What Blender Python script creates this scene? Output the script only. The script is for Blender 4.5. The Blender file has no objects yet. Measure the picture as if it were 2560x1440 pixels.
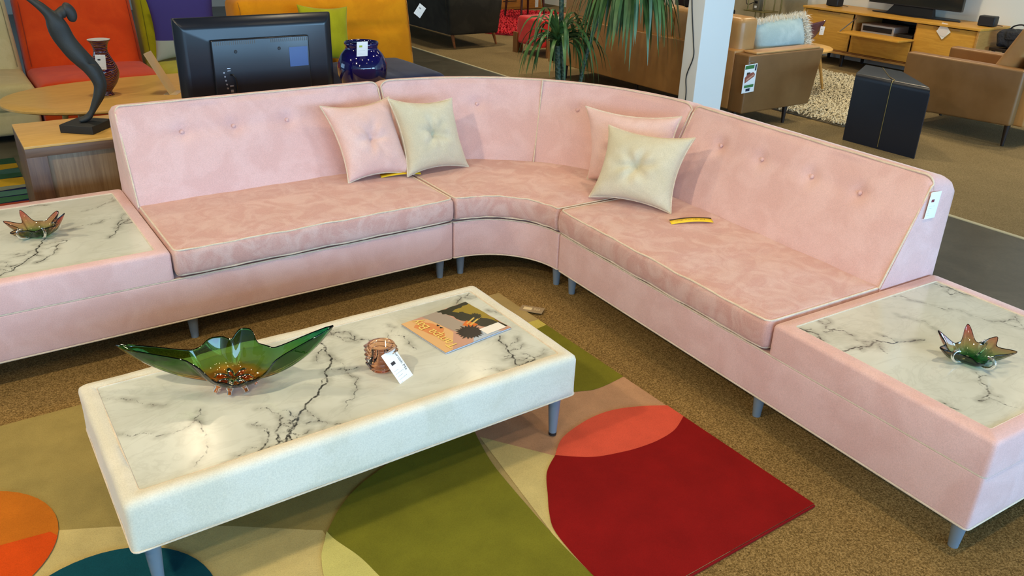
import bpy, bmesh, math, random
import numpy as np
from mathutils import Vector, Matrix
random.seed(7); RNG=np.random.RandomState(7)
SC=bpy.context.scene; COL=SC.collection
PI=math.pi
# ------------------------------------------------------------------ camera
cd=bpy.data.cameras.new('camera'); cam=bpy.data.objects.new('camera',cd); COL.objects.link(cam); SC.camera=cam
cr=Vector((0.824254,-0.565422,0.030052)); cu=Vector((0.218286,0.366285,0.904537)); cf=Vector((0.522452,0.739008,-0.425335))
cam.matrix_world=Matrix(((cr.x,cu.x,-cf.x,-1.92545),(cr.y,cu.y,-cf.y,-3.2343),(cr.z,cu.z,-cf.z,1.725),(0,0,0,1)))
cd.sensor_width=36; cd.sensor_fit='HORIZONTAL'; cd.lens=36*2051.67/2560; cd.clip_start=.05
# ------------------------------------------------------------------ view, world, lights
SC.view_settings.view_transform='Standard'; SC.view_settings.look='None'; SC.view_settings.gamma=1
SC.view_settings.use_curve_mapping=False; SC.view_settings.exposure=-0.65
W=bpy.data.worlds.new('sky'); SC.world=W; W.use_nodes=True
W.node_tree.nodes['Background'].inputs[0].default_value=(.62,.78,1,1); W.node_tree.nodes['Background'].inputs[1].default_value=1.2
WARM=(1,.83,.56); COOL=(.35,.66,1)
def area(name,loc,rot,size,power,color,spread=PI):
    l=bpy.data.lights.new(name,'AREA'); l.shape='RECTANGLE'; l.size,l.size_y=size; l.energy=power; l.color=color; l.spread=spread
    o=bpy.data.objects.new(name,l); COL.objects.link(o); o.location=loc; o.rotation_euler=rot; return o
# daylight through the shop windows (front wall, behind the photographer; left wall)
area('window_daylight',(-1.5,-9.0,1.55),(PI/2,0,0),(9.5,1.5),980,COOL)
area('window_daylight',(5.6,-9.0,1.55),(PI/2,0,0),(3.0,1.5),620,COOL)
area('window_daylight',(-6.4,7.0,1.3),(PI/2,0,-PI/2),(4.6,1.8),110,COOL)
LAMPS=[(-.75,-.9,40),(-1.7,.4,50),(.9,-1.3,75),(.55,.75,45),(-.76,2.83,95),(.2,-2.9,130),(-.9,6.6,60),(1.3,3.4,70),(2.4,-2.2,30),(2.2,.5,60),(3.3,1.2,45),(4.6,3.2,60),(6.2,2.0,75),(6.0,-.3,50),(3.6,5.6,70),(6.6,5.4,70),(6,8.5,70),(2.5,8,50),(-2.8,-2.6,60),(5.67,-.75,50),(-3.4,-1.2,130),(-3.6,-3.6,85),(-3.4,1.4,70),(1.7,2.4,75)]  # some spots added to brighten the leather sofa back and the column
CEIL=3.35
# ------------------------------------------------------------------ materials
def s2l(c):
    c=c/255.; return c/12.92 if c<=.04045 else ((c+.055)/1.055)**2.4
def rgb(r,g,b): return (s2l(r),s2l(g),s2l(b),1)
class NT:
    def __init__(s,name):
        s.m=bpy.data.materials.new(name); s.m.use_nodes=True; s.t=s.m.node_tree; s.b=s.t.nodes['Principled BSDF']; s.tc=None
    def n(s,typ,**k):
        nd=s.t.nodes.new(typ)
        for a,v in k.items():
            if a.startswith('i_'):
                key=a[2:]; key=int(key) if key.isdigit() else key.replace('_',' ')
                nd.inputs[key].default_value=v
            else: setattr(nd,a,v)
        return nd
    def l(s,a,b): s.t.links.new(a,b)
    def obj(s):
        if not s.tc: s.tc=s.n('ShaderNodeTexCoord')
        return s.tc.outputs['Object']
    def noise(s,scale,detail=3,rough=.55,dist=0,vec=None):
        nd=s.n('ShaderNodeTexNoise'); nd.inputs['Scale'].default_value=scale; nd.inputs['Detail'].default_value=detail
        nd.inputs['Roughness'].default_value=rough; nd.inputs['Distortion'].default_value=dist
        s.l(vec or s.obj(),nd.inputs['Vector']); return nd
    def ramp(s,fac,stops,interp='LINEAR'):
        r=s.n('ShaderNodeValToRGB'); r.color_ramp.interpolation=interp; e=r.color_ramp.elements
        while len(e)<len(stops): e.new(.5)
        for i,(p,c) in enumerate(stops): e[i].position=p; e[i].color=c if len(c)==4 else (*c,1)
        s.l(fac,r.inputs[0]); return r
    def mix(s,f,a,b,mode='MIX'):
        m=s.n('ShaderNodeMix'); m.data_type='RGBA'; m.blend_type=mode
        for sock,v in ((m.inputs[0],f),(m.inputs[6],a),(m.inputs[7],b)):
            if isinstance(v,(int,float,tuple)): sock.default_value=v
            else: s.l(v,sock)
        return m.outputs[2]
    def bump(s,h,strength=.3,dist=.01):
        b=s.n('ShaderNodeBump'); b.inputs['Strength'].default_value=strength; b.inputs['Distance'].default_value=dist
        s.l(h,b.inputs['Height']); s.l(b.outputs[0],s.b.inputs['Normal'])
    def set(s,**k):
        for a,v in k.items(): s.b.inputs[a.replace('_',' ')].default_value=v
def plain(name,col,rough=.6,metal=0,spec=.5,bump=None,**k):
    N=NT(name); N.set(Base_Color=col,Roughness=rough,Metallic=metal); N.b.inputs['Specular IOR Level'].default_value=spec
    for a,v in k.items(): N.b.inputs[a.replace('_',' ')].default_value=v
    if bump:
        n=N.noise(bump[0],2); N.bump(n.outputs[0],bump[1],bump[2])
    return N.m
def fabric(name,col,col2,scale=7,sheen=.35,weave=260,wb=.25,rough=.85,lo=.42,hi=.6,dist=.6,folds=0):
    N=NT(name); n1=N.noise(scale,4,.6,dist); r=N.ramp(n1.outputs[0],[(lo,col2),(hi,col)])
    n2=N.noise(weave,2,.7); f=N.ramp(n2.outputs[0],[(.3,(.88,.88,.88)),(.7,(1.07,1.07,1.07))])
    c=N.mix(1.0,r.outputs[0],f.outputs[0],'MULTIPLY'); N.l(c,N.b.inputs['Base Color'])
    N.set(Roughness=rough); N.b.inputs['Specular IOR Level'].default_value=.2
    N.b.inputs['Sheen Weight'].default_value=sheen; N.b.inputs['Sheen Roughness'].default_value=.45; N.b.inputs['Sheen Tint'].default_value=(1,.93,.9,1)
    N.bump(n2.outputs[0],wb,.002)
    if folds:
        bz=N.t.nodes.new('ShaderNodeBump'); bz.inputs['Strength'].default_value=folds; bz.inputs['Distance'].default_value=.02
        n3=N.noise(5.5,3,.5,1.2); N.l(n3.outputs[0],bz.inputs['Height'])
        b0=[x for x in N.t.nodes if x.type=='BUMP' and x!=bz][0]; N.l(bz.outputs[0],b0.inputs['Normal'])
    return N.m
PINK=fabric('pink microsuede',rgb(224,187,183),rgb(217,177,172),scale=6,folds=.10)
PINKSEAT=fabric('pink microsuede brushed nap',rgb(214,177,167),rgb(203,157,146),scale=8,dist=1.5,lo=.42,hi=.62,folds=.10)
PIPE=fabric('cream piping cord',rgb(222,204,182),rgb(212,194,170),scale=30)
CREAM=fabric('cream microsuede',rgb(222,216,198),rgb(214,208,188),scale=5,folds=.04,wb=.06)
CREAMPIL=fabric('pale sage cream cushion fabric',rgb(214,206,180),rgb(205,196,168),scale=6)
PIPE2=fabric('pale cream piping',rgb(222,205,180),rgb(210,192,165),scale=30)
SLATE=plain('slate grey painted leg',rgb(112,124,134),.35)
def marble(name,ox):
    N=NT(name); at=N.n('ShaderNodeAttribute',attribute_name='vein'); d=at.outputs['Fac']
    n=N.noise(60,5,.7); m=N.n('ShaderNodeMath',operation='MULTIPLY_ADD'); N.l(n.outputs[0],m.inputs[0]); m.inputs[1].default_value=-.010; N.l(d,m.inputs[2])
    core=N.n('ShaderNodeMapRange'); core.interpolation_type='SMOOTHSTEP'; N.l(m.outputs[0],core.inputs[0])
    core.inputs[1].default_value=-.0045; core.inputs[2].default_value=-.0005; core.inputs[3].default_value=1; core.inputs[4].default_value=0
    halo=N.n('ShaderNodeMapRange'); halo.interpolation_type='SMOOTHSTEP'; N.l(m.outputs[0],halo.inputs[0])
    halo.inputs[1].default_value=-.004; halo.inputs[2].default_value=.022; halo.inputs[3].default_value=1; halo.inputs[4].default_value=0
    n3=N.noise(14,3,.6); hm=N.n('ShaderNodeMath',operation='MULTIPLY'); N.l(halo.outputs[0],hm.inputs[0])
    r3=N.ramp(n3.outputs[0],[(.38,(0,0,0)),(.7,(.8,.8,.8))]); N.l(r3.outputs[0],hm.inputs[1])
    mp=N.n('ShaderNodeMapping'); mp.inputs['Scale'].default_value=(1,2.3,1); mp.inputs['Rotation'].default_value=(0,0,.6); mp.inputs['Location'].default_value=(ox,0,0)
    N.l(N.obj(),mp.inputs[0]); nf=N.noise(3.2,6,.62,1.6,mp.outputs[0])
    faint=N.ramp(nf.outputs[0],[(.465,(0,0,0)),(.5,(.16,.16,.16)),(.535,(0,0,0))])
    cl=N.noise(2.6,4,.6,.5); clr=N.ramp(cl.outputs[0],[(.35,rgb(194,196,184)),(.6,rgb(212,215,205))])
    c=N.mix(faint.outputs[0],clr.outputs[0],rgb(150,150,138)); c=N.mix(hm.outputs[0],c,rgb(140,139,128)); c=N.mix(core.outputs[0],c,rgb(62,62,58))
    N.l(c,N.b.inputs['Base Color']); N.set(Roughness=.16); N.b.inputs['Specular IOR Level'].default_value=.5
    bn=N.noise(420,2); N.bump(bn.outputs[0],.12,.0006); return N.m
def wood(name,c1,c2,rot=(0,0,0),scale=(1.2,14,14),rough=.4,det=5):
    N=NT(name); mp=N.n('ShaderNodeMapping'); mp.inputs['Scale'].default_value=scale; mp.inputs['Rotation'].default_value=rot; N.l(N.obj(),mp.inputs[0])
    n=N.noise(3,det,.65,.8,mp.outputs[0]); r=N.ramp(n.outputs[0],[(.3,c2),(.7,c1)]); N.l(r.outputs[0],N.b.inputs['Base Color'])
    N.set(Roughness=rough); N.bump(n.outputs[0],.06,.002); return N.m
def leather(name,c1,c2,rough=.42):
    N=NT(name); n=N.noise(3,4,.6); r=N.ramp(n.outputs[0],[(.35,c2),(.65,c1)]); N.l(r.outputs[0],N.b.inputs['Base Color']); N.set(Roughness=rough)
    v=N.n('ShaderNodeTexVoronoi'); v.inputs['Scale'].default_value=380; N.l(N.obj(),v.inputs['Vector']); N.bump(v.outputs[0],.12,.001); return N.m
def glass(name,c1,c2,z0,z1,rough=.02,mid=None,density=1.0):
    # tinted art glass; the tint changes along the height of the piece
    N=NT(name); sep=N.n('ShaderNodeSeparateXYZ'); N.l(N.obj(),sep.inputs[0]); mr=N.n('ShaderNodeMapRange'); N.l(sep.outputs[2],mr.inputs[0])
    mr.inputs[1].default_value=z0; mr.inputs[2].default_value=z1
    st=[(0,c1),(1,c2)] if mid is None else [(0,c1),(mid[0],mid[1]),(1,c2)]
    r=N.ramp(mr.outputs[0],st); N.l(r.outputs[0],N.b.inputs['Base Color']); N.set(Roughness=rough,IOR=1.48); N.b.inputs['Transmission Weight'].default_value=1
    return N.m
# ------------------------------------------------------------------ mesh helpers
def mesh(name,V,F,mat=None,parent=None,smooth=True,mats=None,fm=None,loc=None,auto=None):
    me=bpy.data.meshes.new(name); me.from_pydata([tuple(map(float,v)) for v in V],[],[tuple(map(int,f)) for f in F]); me.update()
    if mats:
        for m in mats: me.materials.append(m)
        if fm is not None: me.polygons.foreach_set('material_index',list(map(int,fm)))
    elif mat: me.materials.append(mat)
    if smooth: me.polygons.foreach_set('use_smooth',[True]*len(me.polygons))
    if auto is not None:
        bm=bmesh.new(); bm.from_mesh(me); bm.normal_update()
        for e in bm.edges:
            if len(e.link_faces)==2 and e.calc_face_angle(0)>auto: e.smooth=False
        bm.to_mesh(me); bm.free()
    o=bpy.data.objects.new(name,me); COL.objects.link(o)
    if parent is not None: o.parent=parent
    if loc is not None: o.location=loc
    return o
def tag(o,label=None,cat=None,group=None,kind=None):
    if label: o['label']=label
    if cat: o['category']=cat
    if group: o['group']=group
    if kind: o['kind']=kind
    return o
def thing(name,label,cat,loc=(0,0,0),rz=0,group=None):
    o=bpy.data.objects.new(name,None); COL.objects.link(o); o.location=loc; o.rotation_euler=(0,0,rz); o.empty_display_size=.1
    return tag(o,label,cat,group)
def axis_samples(h,r,step):
    r=min(r,h*.999); n=4; a=[-h+r-r*math.cos(PI/2*i/n)*1.0 for i in range(n+1)]
    a=[-h]+[-h+r*(1-math.cos(PI/2*i/n)) for i in range(1,n+1)]
    L=2*(h-r); k=max(1,int(round(L/step))); mid=[-h+r+L*i/k for i in range(1,k)]
    return a+mid+[-x for x in reversed(a)]
def rbox(hx,hy,hz,r=.01,step=1e9):
    """rounded box, half sizes, returns V (N,3), F"""
    X,Y,Z=axis_samples(hx,r,step),axis_samples(hy,r,step),axis_samples(hz,r,step)
    V=[];idx={};F=[]
    def vid(x,y,z):
        k=(round(x,6),round(y,6),round(z,6))
        if k not in idx: idx[k]=len(V); V.append((x,y,z))
        return idx[k]
    for z,flip in ((-hz,1),(hz,0)):
        for i in range(len(X)-1):
            for j in range(len(Y)-1):
                q=[vid(X[i],Y[j],z),vid(X[i+1],Y[j],z),vid(X[i+1],Y[j+1],z),vid(X[i],Y[j+1],z)]; F.append(q[::-1] if flip else q)
    for y,flip in ((-hy,0),(hy,1)):
        for i in range(len(X)-1):
            for j in range(len(Z)-1):
                q=[vid(X[i],y,Z[j]),vid(X[i+1],y,Z[j]),vid(X[i+1],y,Z[j+1]),vid(X[i],y,Z[j+1])]; F.append(q[::-1] if flip else q)
    for x,flip in ((-hx,1),(hx,0)):
        for i in range(len(Y)-1):
            for j in range(len(Z)-1):
                q=[vid(x,Y[i],Z[j]),vid(x,Y[i+1],Z[j]),vid(x,Y[i+1],Z[j+1]),vid(x,Y[i],Z[j+1])]; F.append(q[::-1] if flip else q)
    P=np.array(V); h=np.array([hx,hy,hz]); c=np.clip(P,-(h-r),h-r); d=P-c; n=np.linalg.norm(d,axis=1,keepdims=True); n[n==0]=1
    return c+d/n*r,F
def box(name,x0,x1,y0,y1,z0,z1,mat,parent=None,r=.004,step=1e9,fn=None,smooth=True):
    V,F=rbox((x1-x0)/2,(y1-y0)/2,(z1-z0)/2,min(r,(x1-x0)/2*.98,(y1-y0)/2*.98,(z1-z0)/2*.98),step)
    V=V+np.array([(x0+x1)/2,(y0+y1)/2,(z0+z1)/2])
    if fn: V=np.array([fn(*p) for p in V])
    return mesh(name,V,F,mat,parent,smooth)
def prism_profile(prof,s0,s1,ns,fn=None,r=0.0):
    """extrude closed 2D profile [(d,z)] along s; fn maps (s,d,z)->xyz"""
    P=prof; n=len(P); V=[];F=[]
    S=[s0+(s1-s0)*i/ns for i in range(ns+1)]
    if r>0:
        cx=sum(p[0] for p in P)/n; cz=sum(p[1] for p in P)/n; A=[]
        # shrink at the ends for soft ends
        steps=[(0,r),(r*.3,r*.3),(r,0)]
    for s in S:
        for d,z in P: V.append((s,d,z))
    for i in range(ns):
        for j in range(n):
            a=i*n+j; b=i*n+(j+1)%n; F.append((a,b,b+n,a+n))
    F.append(tuple(range(n))[::-1]); F.append(tuple(ns*n+j for j in range(n)))
    V=np.array(V,float)
    if fn: V=np.array([fn(*p) for p in V])
    return V,F
def round_poly(pts,r,n=5):
    """round the corners of a 2D polygon"""
    out=[];m=len(pts)
    for i in range(m):
        p=np.array(pts[i],float);a=np.array(pts[i-1],float);b=np.array(pts[(i+1)%m],float)
        rr=r[i] if isinstance(r,(list,tuple)) else r
        if rr<=0: out.append(tuple(p)); continue
        u=(a-p);lu=np.linalg.norm(u);u/=lu; w=(b-p);lw=np.linalg.norm(w);w/=lw; t=min(rr,lu*.49,lw*.49)
        p0=p+u*t;p1=p+w*t
        for k in range(n+1):
            q=k/n; out.append(tuple((1-q)**2*p0+2*q*(1-q)*p+q*q*p1))
    return out
def tube(name,pts,r,mat,parent=None,n=8,closed=False,cap=True,rad=None):
    P=[Vector(p) for p in pts]; m=len(P); V=[];F=[]; up=None
    for i,p in enumerate(P):
        if closed: t=(P[(i+1)%m]-P[i-1])
        else: t=(P[min(i+1,m-1)]-P[max(i-1,0)])
        t.normalize()
        if up is None:
            up=Vector((0,0,1)) if abs(t.z)<.9 else Vector((1,0,0))
        a=t.cross(up); 
        if a.length<1e-5: a=t.cross(Vector((1,0.3,0)))
        a.normalize(); b=a.cross(t); up=b
        rr=rad[i] if rad else r
        for k in range(n):
            an=2*PI*k/n; V.append(p+a*math.cos(an)*rr+b*math.sin(an)*rr)
    seg=m if closed else m-1
    for i in range(seg):
        for k in range(n):
            a0=i*n+k;a1=i*n+(k+1)%n;b0=((i+1)%m)*n+k;b1=((i+1)%m)*n+(k+1)%n; F.append((a0,a1,b1,b0))
    if not closed and cap: F.append(tuple(range(n))[::-1]); F.append(tuple((m-1)*n+k for k in range(n)))
    return mesh(name,V,F,mat,parent,True,auto=1.2)
def lathe_data(prof,n=40,closed=False):
    V=[];F=[];m=len(prof)
    for r,z in prof:
        for k in range(n):
            a=2*PI*k/n; V.append((r*math.cos(a),r*math.sin(a),z))
    for i in range(m-1):
        for k in range(n):
            a=i*n+k;b=i*n+(k+1)%n; F.append((a,b,b+n,a+n))
    if not closed:
        F.append(tuple(range(n))[::-1]); F.append(tuple((m-1)*n+k for k in range(n)))
    return V,F
def lathe(name,prof,mat,parent=None,n=40,loc=None,auto=.7):
    V,F=lathe_data(prof,n); return mesh(name,V,F,mat,parent,True,loc=loc,auto=auto)
def leg(parent,x,y,z1,r1,r0,mat,z0=0,dx=0,dy=0,name='leg',foot=None):
    """tapered leg from (x,y,z1) to (x+dx,y+dy,z0)"""
    V=[];n=20
    for (px,py,z,r) in ((x,y,z1,r1),(x+dx*.5,y+dy*.5,(z0+z1)/2,(r0+r1)/2),(x+dx,y+dy,z0,r0)):
        for k in range(n):
            a=2*PI*k/n; V.append((px+r*math.cos(a),py+r*math.sin(a),z))
    F=[]
    for i in range(2):
        for k in range(n):
            a=i*n+k;b=i*n+(k+1)%n; F.append((b,a,a+n,b+n))
    F.append(tuple(range(n))); F.append(tuple(2*n+k for k in range(n))[::-1])
    return mesh(name,V,F,mat,parent,True,auto=.8)
def flat_polys(polys):
    """list of (pts2D,z,mat_index) -> V,F,fm triangulated with mathutils"""
    from mathutils.geometry import tessellate_polygon
    V=[];F=[];fm=[]
    for pts,z,mi in polys:
        vs=[Vector((p[0],p[1],0)) for p in pts]; tr=tessellate_polygon([vs]); b=len(V)
        V+= [(p[0],p[1],z) for p in pts]
        for t in tr:
            a,c,d=t; A=vs[a];B=vs[c];Cc=vs[d]
            cr_=(B.x-A.x)*(Cc.y-A.y)-(B.y-A.y)*(Cc.x-A.x)
            if abs(cr_)<1e-12: continue
            F.append((b+a,b+c,b+d) if cr_>0 else (b+a,b+d,b+c)); fm.append(mi)
    return V,F,fm
def text_mesh(s,size,mat,parent,mw,name='printed_text',spacing=1,extr=0.0):
    c=bpy.data.curves.new(name,'FONT'); c.body=s; c.size=size; c.extrude=extr; c.space_character=spacing; c.align_x='CENTER'; c.align_y='CENTER'
    t=bpy.data.objects.new('tmp',c); COL.objects.link(t); bpy.context.view_layer.update()
    me=bpy.data.meshes.new_from_object(t.evaluated_get(bpy.context.evaluated_depsgraph_get())); bpy.data.objects.remove(t)
    me.materials.clear(); me.materials.append(mat); me.transform(mw)
    o=bpy.data.objects.new(name,me); COL.objects.link(o); o.parent=parent; return o
def frame(origin,xax,yax):
    x=Vector(xax).normalized(); y=Vector(yax); y=(y-x*y.dot(x)).normalized(); z=x.cross(y)
    return Matrix(((x.x,y.x,z.x,origin[0]),(x.y,y.y,z.y,origin[1]),(x.z,y.z,z.z,origin[2]),(0,0,0,1)))
def catmull(P,k=8,closed=False):
    P=[np.array(p,float) for p in P]; out=[];m=len(P)
    rng=range(m) if closed else range(m-1)
    for i in rng:
        p0=P[i-1] if (closed or i>0) else P[0]; p1=P[i]; p2=P[(i+1)%m]; p3=P[(i+2)%m] if (closed or i+2<m) else P[-1]
        for j in range(k):
            t=j/k; out.append(.5*((2*p1)+(-p0+p2)*t+(2*p0-5*p1+4*p2-p3)*t*t+(-p0+3*p1-3*p2+p3)*t**3))
    if not closed: out.append(P[-1])
    return out
# ------------------------------------------------------------------ room
def struct(name,V,F,mat,**k):
    o=mesh(name,V,F,mat,smooth=False,**k); o['kind']='structure'; return o
def quadbox(x0,x1,y0,y1,z0,z1):
    V=[(x0,y0,z0),(x1,y0,z0),(x1,y1,z0),(x0,y1,z0),(x0,y0,z1),(x1,y0,z1),(x1,y1,z1),(x0,y1,z1)]
    return V,[(0,3,2,1),(4,5,6,7),(0,1,5,4),(1,2,6,5),(2,3,7,6),(3,0,4,7)]
def carpet(name,ca,cb,cc,scale=170,bumpd=.004):
    N=NT(name); n=N.noise(scale,3,.8); r=N.ramp(n.outputs[0],[(.30,cc),(.47,cb),(.66,ca)]); n2=N.noise(1.3,3,.6)
    f=N.ramp(n2.outputs[0],[(.3,(.86,.86,.86)),(.7,(1.1,1.1,1.1))]); c=N.mix(1.0,r.outputs[0],f.outputs[0],'MULTIPLY')
    N.l(c,N.b.inputs['Base Color']); N.set(Roughness=.95); N.b.inputs['Specular IOR Level'].default_value=.1; N.bump(n.outputs[0],.7,bumpd); return N.m
CARP=carpet('brown speckled loop carpet',rgb(168,138,88),rgb(118,93,50),rgb(66,50,24))
CARP2=carpet('olive beige loop carpet',rgb(150,132,98),rgb(128,111,78),rgb(104,88,60),scale=120)
def concrete():
    N=NT('dark polished floor'); n=N.noise(3.5,6,.7,1); r=N.ramp(n.outputs[0],[(.3,rgb(60,58,48)),(.7,rgb(88,84,72))]); n2=N.noise(60,3,.7)
    f=N.ramp(n2.outputs[0],[(.35,(.85,.85,.85)),(.75,(1.12,1.12,1.12))]); c=N.mix(1.0,r.outputs[0],f.outputs[0],'MULTIPLY'); N.l(c,N.b.inputs['Base Color']); N.set(Roughness=.33); return N.m
CONC=concrete()
WALLM=plain('white painted wall',rgb(240,240,230),.85,bump=(40,.05,.002))
BEIGEW=fabric('beige concrete wall finish',rgb(196,188,160),rgb(178,170,142),scale=2.2,sheen=0,wb=.05)
RX0,RX1,RY0,RY1=-6.6,7.92,-9.2,11.4
V,F=quadbox(RX0,RX1,RY0,RY1,-.1,0); o=mesh('floor',V,F,mats=[CONC],smooth=False); o['kind']='structure'
V,F,fm=flat_polys([([(RX0,RY0),(1.36,RY0),(1.36,.98),(RX0,.98)],.002,0)]); o=struct('floor',V,F,CARP)
V,F,fm=flat_polys([([(3.22,RY0),(RX1,RY0),(RX1,RY1),(3.22,RY1)],.002,0)]); o=struct('floor',V,F,CARP2)
V,F=quadbox(3.195,3.225,RY0,RY1,0,.005); struct('trim_1',V,F,plain('pale metal carpet edge strip',rgb(186,180,150),.4))
V,F=quadbox(RX0,RX1,RY0,RY1,CEIL,CEIL+.1); struct('ceiling',V,F,plain('ceiling paint',rgb(96,92,84),.9))
V,F=quadbox(RX1,RX1+.15,RY0,RY1,0,CEIL); struct('wall_right',V,F,WALLM)
V,F=quadbox(RX1-.012,RX1,4.05,5.9,0,CEIL); o=struct('wall_right',V,F,BEIGEW)
V,F=quadbox(RX0,RX1,RY1,RY1+.15,0,CEIL); struct('wall_back',V,F,WALLM)
V,F=quadbox(RX1-.03,RX1-.012,RY0,4.0,0,.10); struct('baseboard_right',V,F,plain('baseboard paint',rgb(225,222,210),.6))
def wall_with_opening(name,axis,c0,c1,a0,a1,ops,z0,z1):
    """wall along an axis with window openings ops=[(s0,s1)] between z0..z1"""
    V=[];F=[]
    def add(s0,s1,za,zb):
        v,f=quadbox(s0,s1,c0,c1,za,zb) if axis=='x' else quadbox(c0,c1,s0,s1,za,zb)
        b=len(V); V.extend(v); F.extend([tuple(i+b for i in q) for q in f])
    add(a0,a1,0,z0); add(a0,a1,z1,CEIL); s=a0
    for o0,o1 in ops: add(s,o0,z0,z1); s=o1
    add(s,a1,z0,z1); return struct(name,V,F,WALLM)
wall_with_opening('wall_front','x',RY0-.15,RY0,RX0,RX1,[(-4.8,-2.1),(-1.9,.9),(1.1,3.8),(4.1,7.2)],.25,2.85)
wall_with_opening('wall_left','y',RX0-.15,RX0,RY0,RY1,[(4.6,6.9),(7.1,9.4)],.45,2.45)
PANE=NT('window pane glass'); PANE.set(Base_Color=(1,1,1,1),Roughness=0,IOR=1.02); PANE.b.inputs['Transmission Weight'].default_value=1
FRM=plain('dark aluminium window frame',rgb(60,60,62),.4,.6)
for i,(a,b) in enumerate([(-4.8,-2.1),(-1.9,.9),(1.1,3.8),(4.1,7.2)]):
    w=thing('window_%d'%(i+1),None,None); w['kind']='structure'
    V,F=quadbox(a,b,RY0-.09,RY0-.08,.25,2.85); mesh('pane',V,F,PANE.m,w,False)
    VV=[];FF=[]
    for q in ((a,a+.05,.25,2.85),(b-.05,b,.25,2.85),(a,b,.25,.30),(a,b,2.80,2.85)):
        v,f=quadbox(q[0],q[1],RY0-.11,RY0-.04,q[2],q[3]); n0=len(VV); VV+=v; FF+=[tuple(k+n0 for k in z) for z in f]
    mesh('window_frame',VV,FF,FRM,w,False)
for i,(a,b) in enumerate([(4.6,6.9),(7.1,9.4)]):
    w=thing('window_%d'%(i+5),None,None); w['kind']='structure'
    V,F=quadbox(RX0-.09,RX0-.08,a,b,.45,2.45); mesh('pane',V,F,PANE.m,w,False)
# ceiling spot lamps (modelled fixtures with their own light; a few are added fill)
BLK=plain('matt black metal',rgb(22,22,24),.5)
EMI=NT('lamp lens'); EMI.set(Base_Color=(1,.9,.7,1)); EMI.b.inputs['Emission Color'].default_value=(1,.82,.5,1); EMI.b.inputs['Emission Strength'].default_value=6
for x,y,p in LAMPS:
    t=thing('ceiling_spot_lamp','black ceiling spot lamp above the showroom floor, some of them added fill light','lamp',(x,y,CEIL-.17),0,'ceiling spot lamps')
    lathe('lamp_body',[(.07,.17),(.075,.165),(.075,.0),(.068,-.002),(.064,.03),(.0,.03)],BLK,t,24)
    lathe('lamp_lens',[(.0,.012),(.062,.012),(.062,.02),(.0,.02)],EMI.m,t,24)
    l=bpy.data.lights.new('spot_light','SPOT'); l.energy=p*(2.7 if x<-3 else 1.35 if x<3 else 3.8); l.color=WARM; l.spot_size=2.35; l.spot_blend=.85; l.shadow_soft_size=.09
    o=bpy.data.objects.new('spot_light',l); COL.objects.link(o); o.location=(x,y,CEIL-.19)
    if x<-3: t.rotation_euler=(0,-.62,0); o.rotation_euler=(0,-.62,0); t.location.z-=.03; o.location=(x+.02,y,CEIL-.24)
# ------------------------------------------------------------------ pink sectional sofa
H0,H1,H2,H3,D,A_,B_,HT=.1125,.3031,.4254,.4294,.9196,.5902,.7797,.8529
C0=np.array([0.,-.3584]); RI=.3584; PHI=1.6222
O2=np.array([RI*math.sin(PHI),-.3584+RI*math.cos(PHI)]); U2=np.array([-.0513,-.9987]); N2=np.array([.9987,-.0513])
left=lambda s,d,z:(-s,d,z)
right=lambda s,d,z:(O2[0]+U2[0]*s+N2[0]*d,O2[1]+U2[1]*s+N2[1]*d,z)
def arc(s,d,z):   # s 0..1
    a=PI/2-s*PHI; return (C0[0]+math.cos(a)*(RI+d),C0[1]+math.sin(a)*(RI+d),z)
def path_tube(name,pts,r,mat,parent,mp,sub=1,closed=False):
    return tube(name,[mp(*p) for p in pts],r,mat,parent,8,closed)
def dens(pts,step,closed=False):
    out=[]; m=len(pts)
    for i in range(m if closed else m-1):
        a=np.array(pts[i],float);b=np.array(pts[(i+1)%m],float); k=max(1,int(np.linalg.norm(b-a)/step))
        for j in range(k): out.append(tuple(a+(b-a)*j/k))
    if not closed: out.append(tuple(pts[-1]))
    return out
def wob(p,amp=.0015,f=9):
    s,d,z=p; return (s,d+amp*math.sin(f*s*3.1+1.3),z+amp*math.sin(f*s*2.3+.4)+amp*.6*math.sin(f*s*5.7))
def cushion(name,s0,s1,d0,d1,z0,z1,mat,parent,mp,r=.022,step=.04,puff=.008,arcs=False,orient=1):
    kx=1.0
    if arcs: kx=PHI*(RI+.3)
    V,F=rbox((s1-s0)*kx/2,(d1-d0)/2,(z1-z0)/2,r,step); hs=(s1-s0)*kx/2; hd=(d1-d0)/2
    out=[]
    for x,y,z in V:
        e=(1-min(1,abs(x/hs))**6)*(1-min(1,abs(y/hd))**6)
        zz=z+(puff*e if z>0 else 0)
        q=wob((x,y,zz),.0012); bulge=.006*(1-abs(z)/((z1-z0)/2+1e-6))*(1 if y<-hd+.03 else 0)
        out.append(mp((q[0]+hs)/kx+s0,q[1]+(d0+d1)/2-bulge,q[2]+(z0+z1)/2))
    if orient<0: F=[f[::-1] for f in F]
    o=mesh(name,out,F,mat,parent)
    for zz in (z1-.004,z0+.004):
        q=r*.35; P=[(s0+q/kx,d0+q),(s1-q/kx,d0+q),(s1-q/kx,d1-q),(s0+q/kx,d1-q)]
        P=round_poly([(p[0]*kx,p[1]) for p in P],.03,4); P=[(p[0]/kx,p[1]) for p in P]
        P=[(a[0],a[1],zz) for a in P]
        path_tube('piping',[wob(p,.0016) for p in dens(P,.03/kx if arcs else .03,True)],.0042,PIPE,o,mp,closed=True)
    return o
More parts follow.
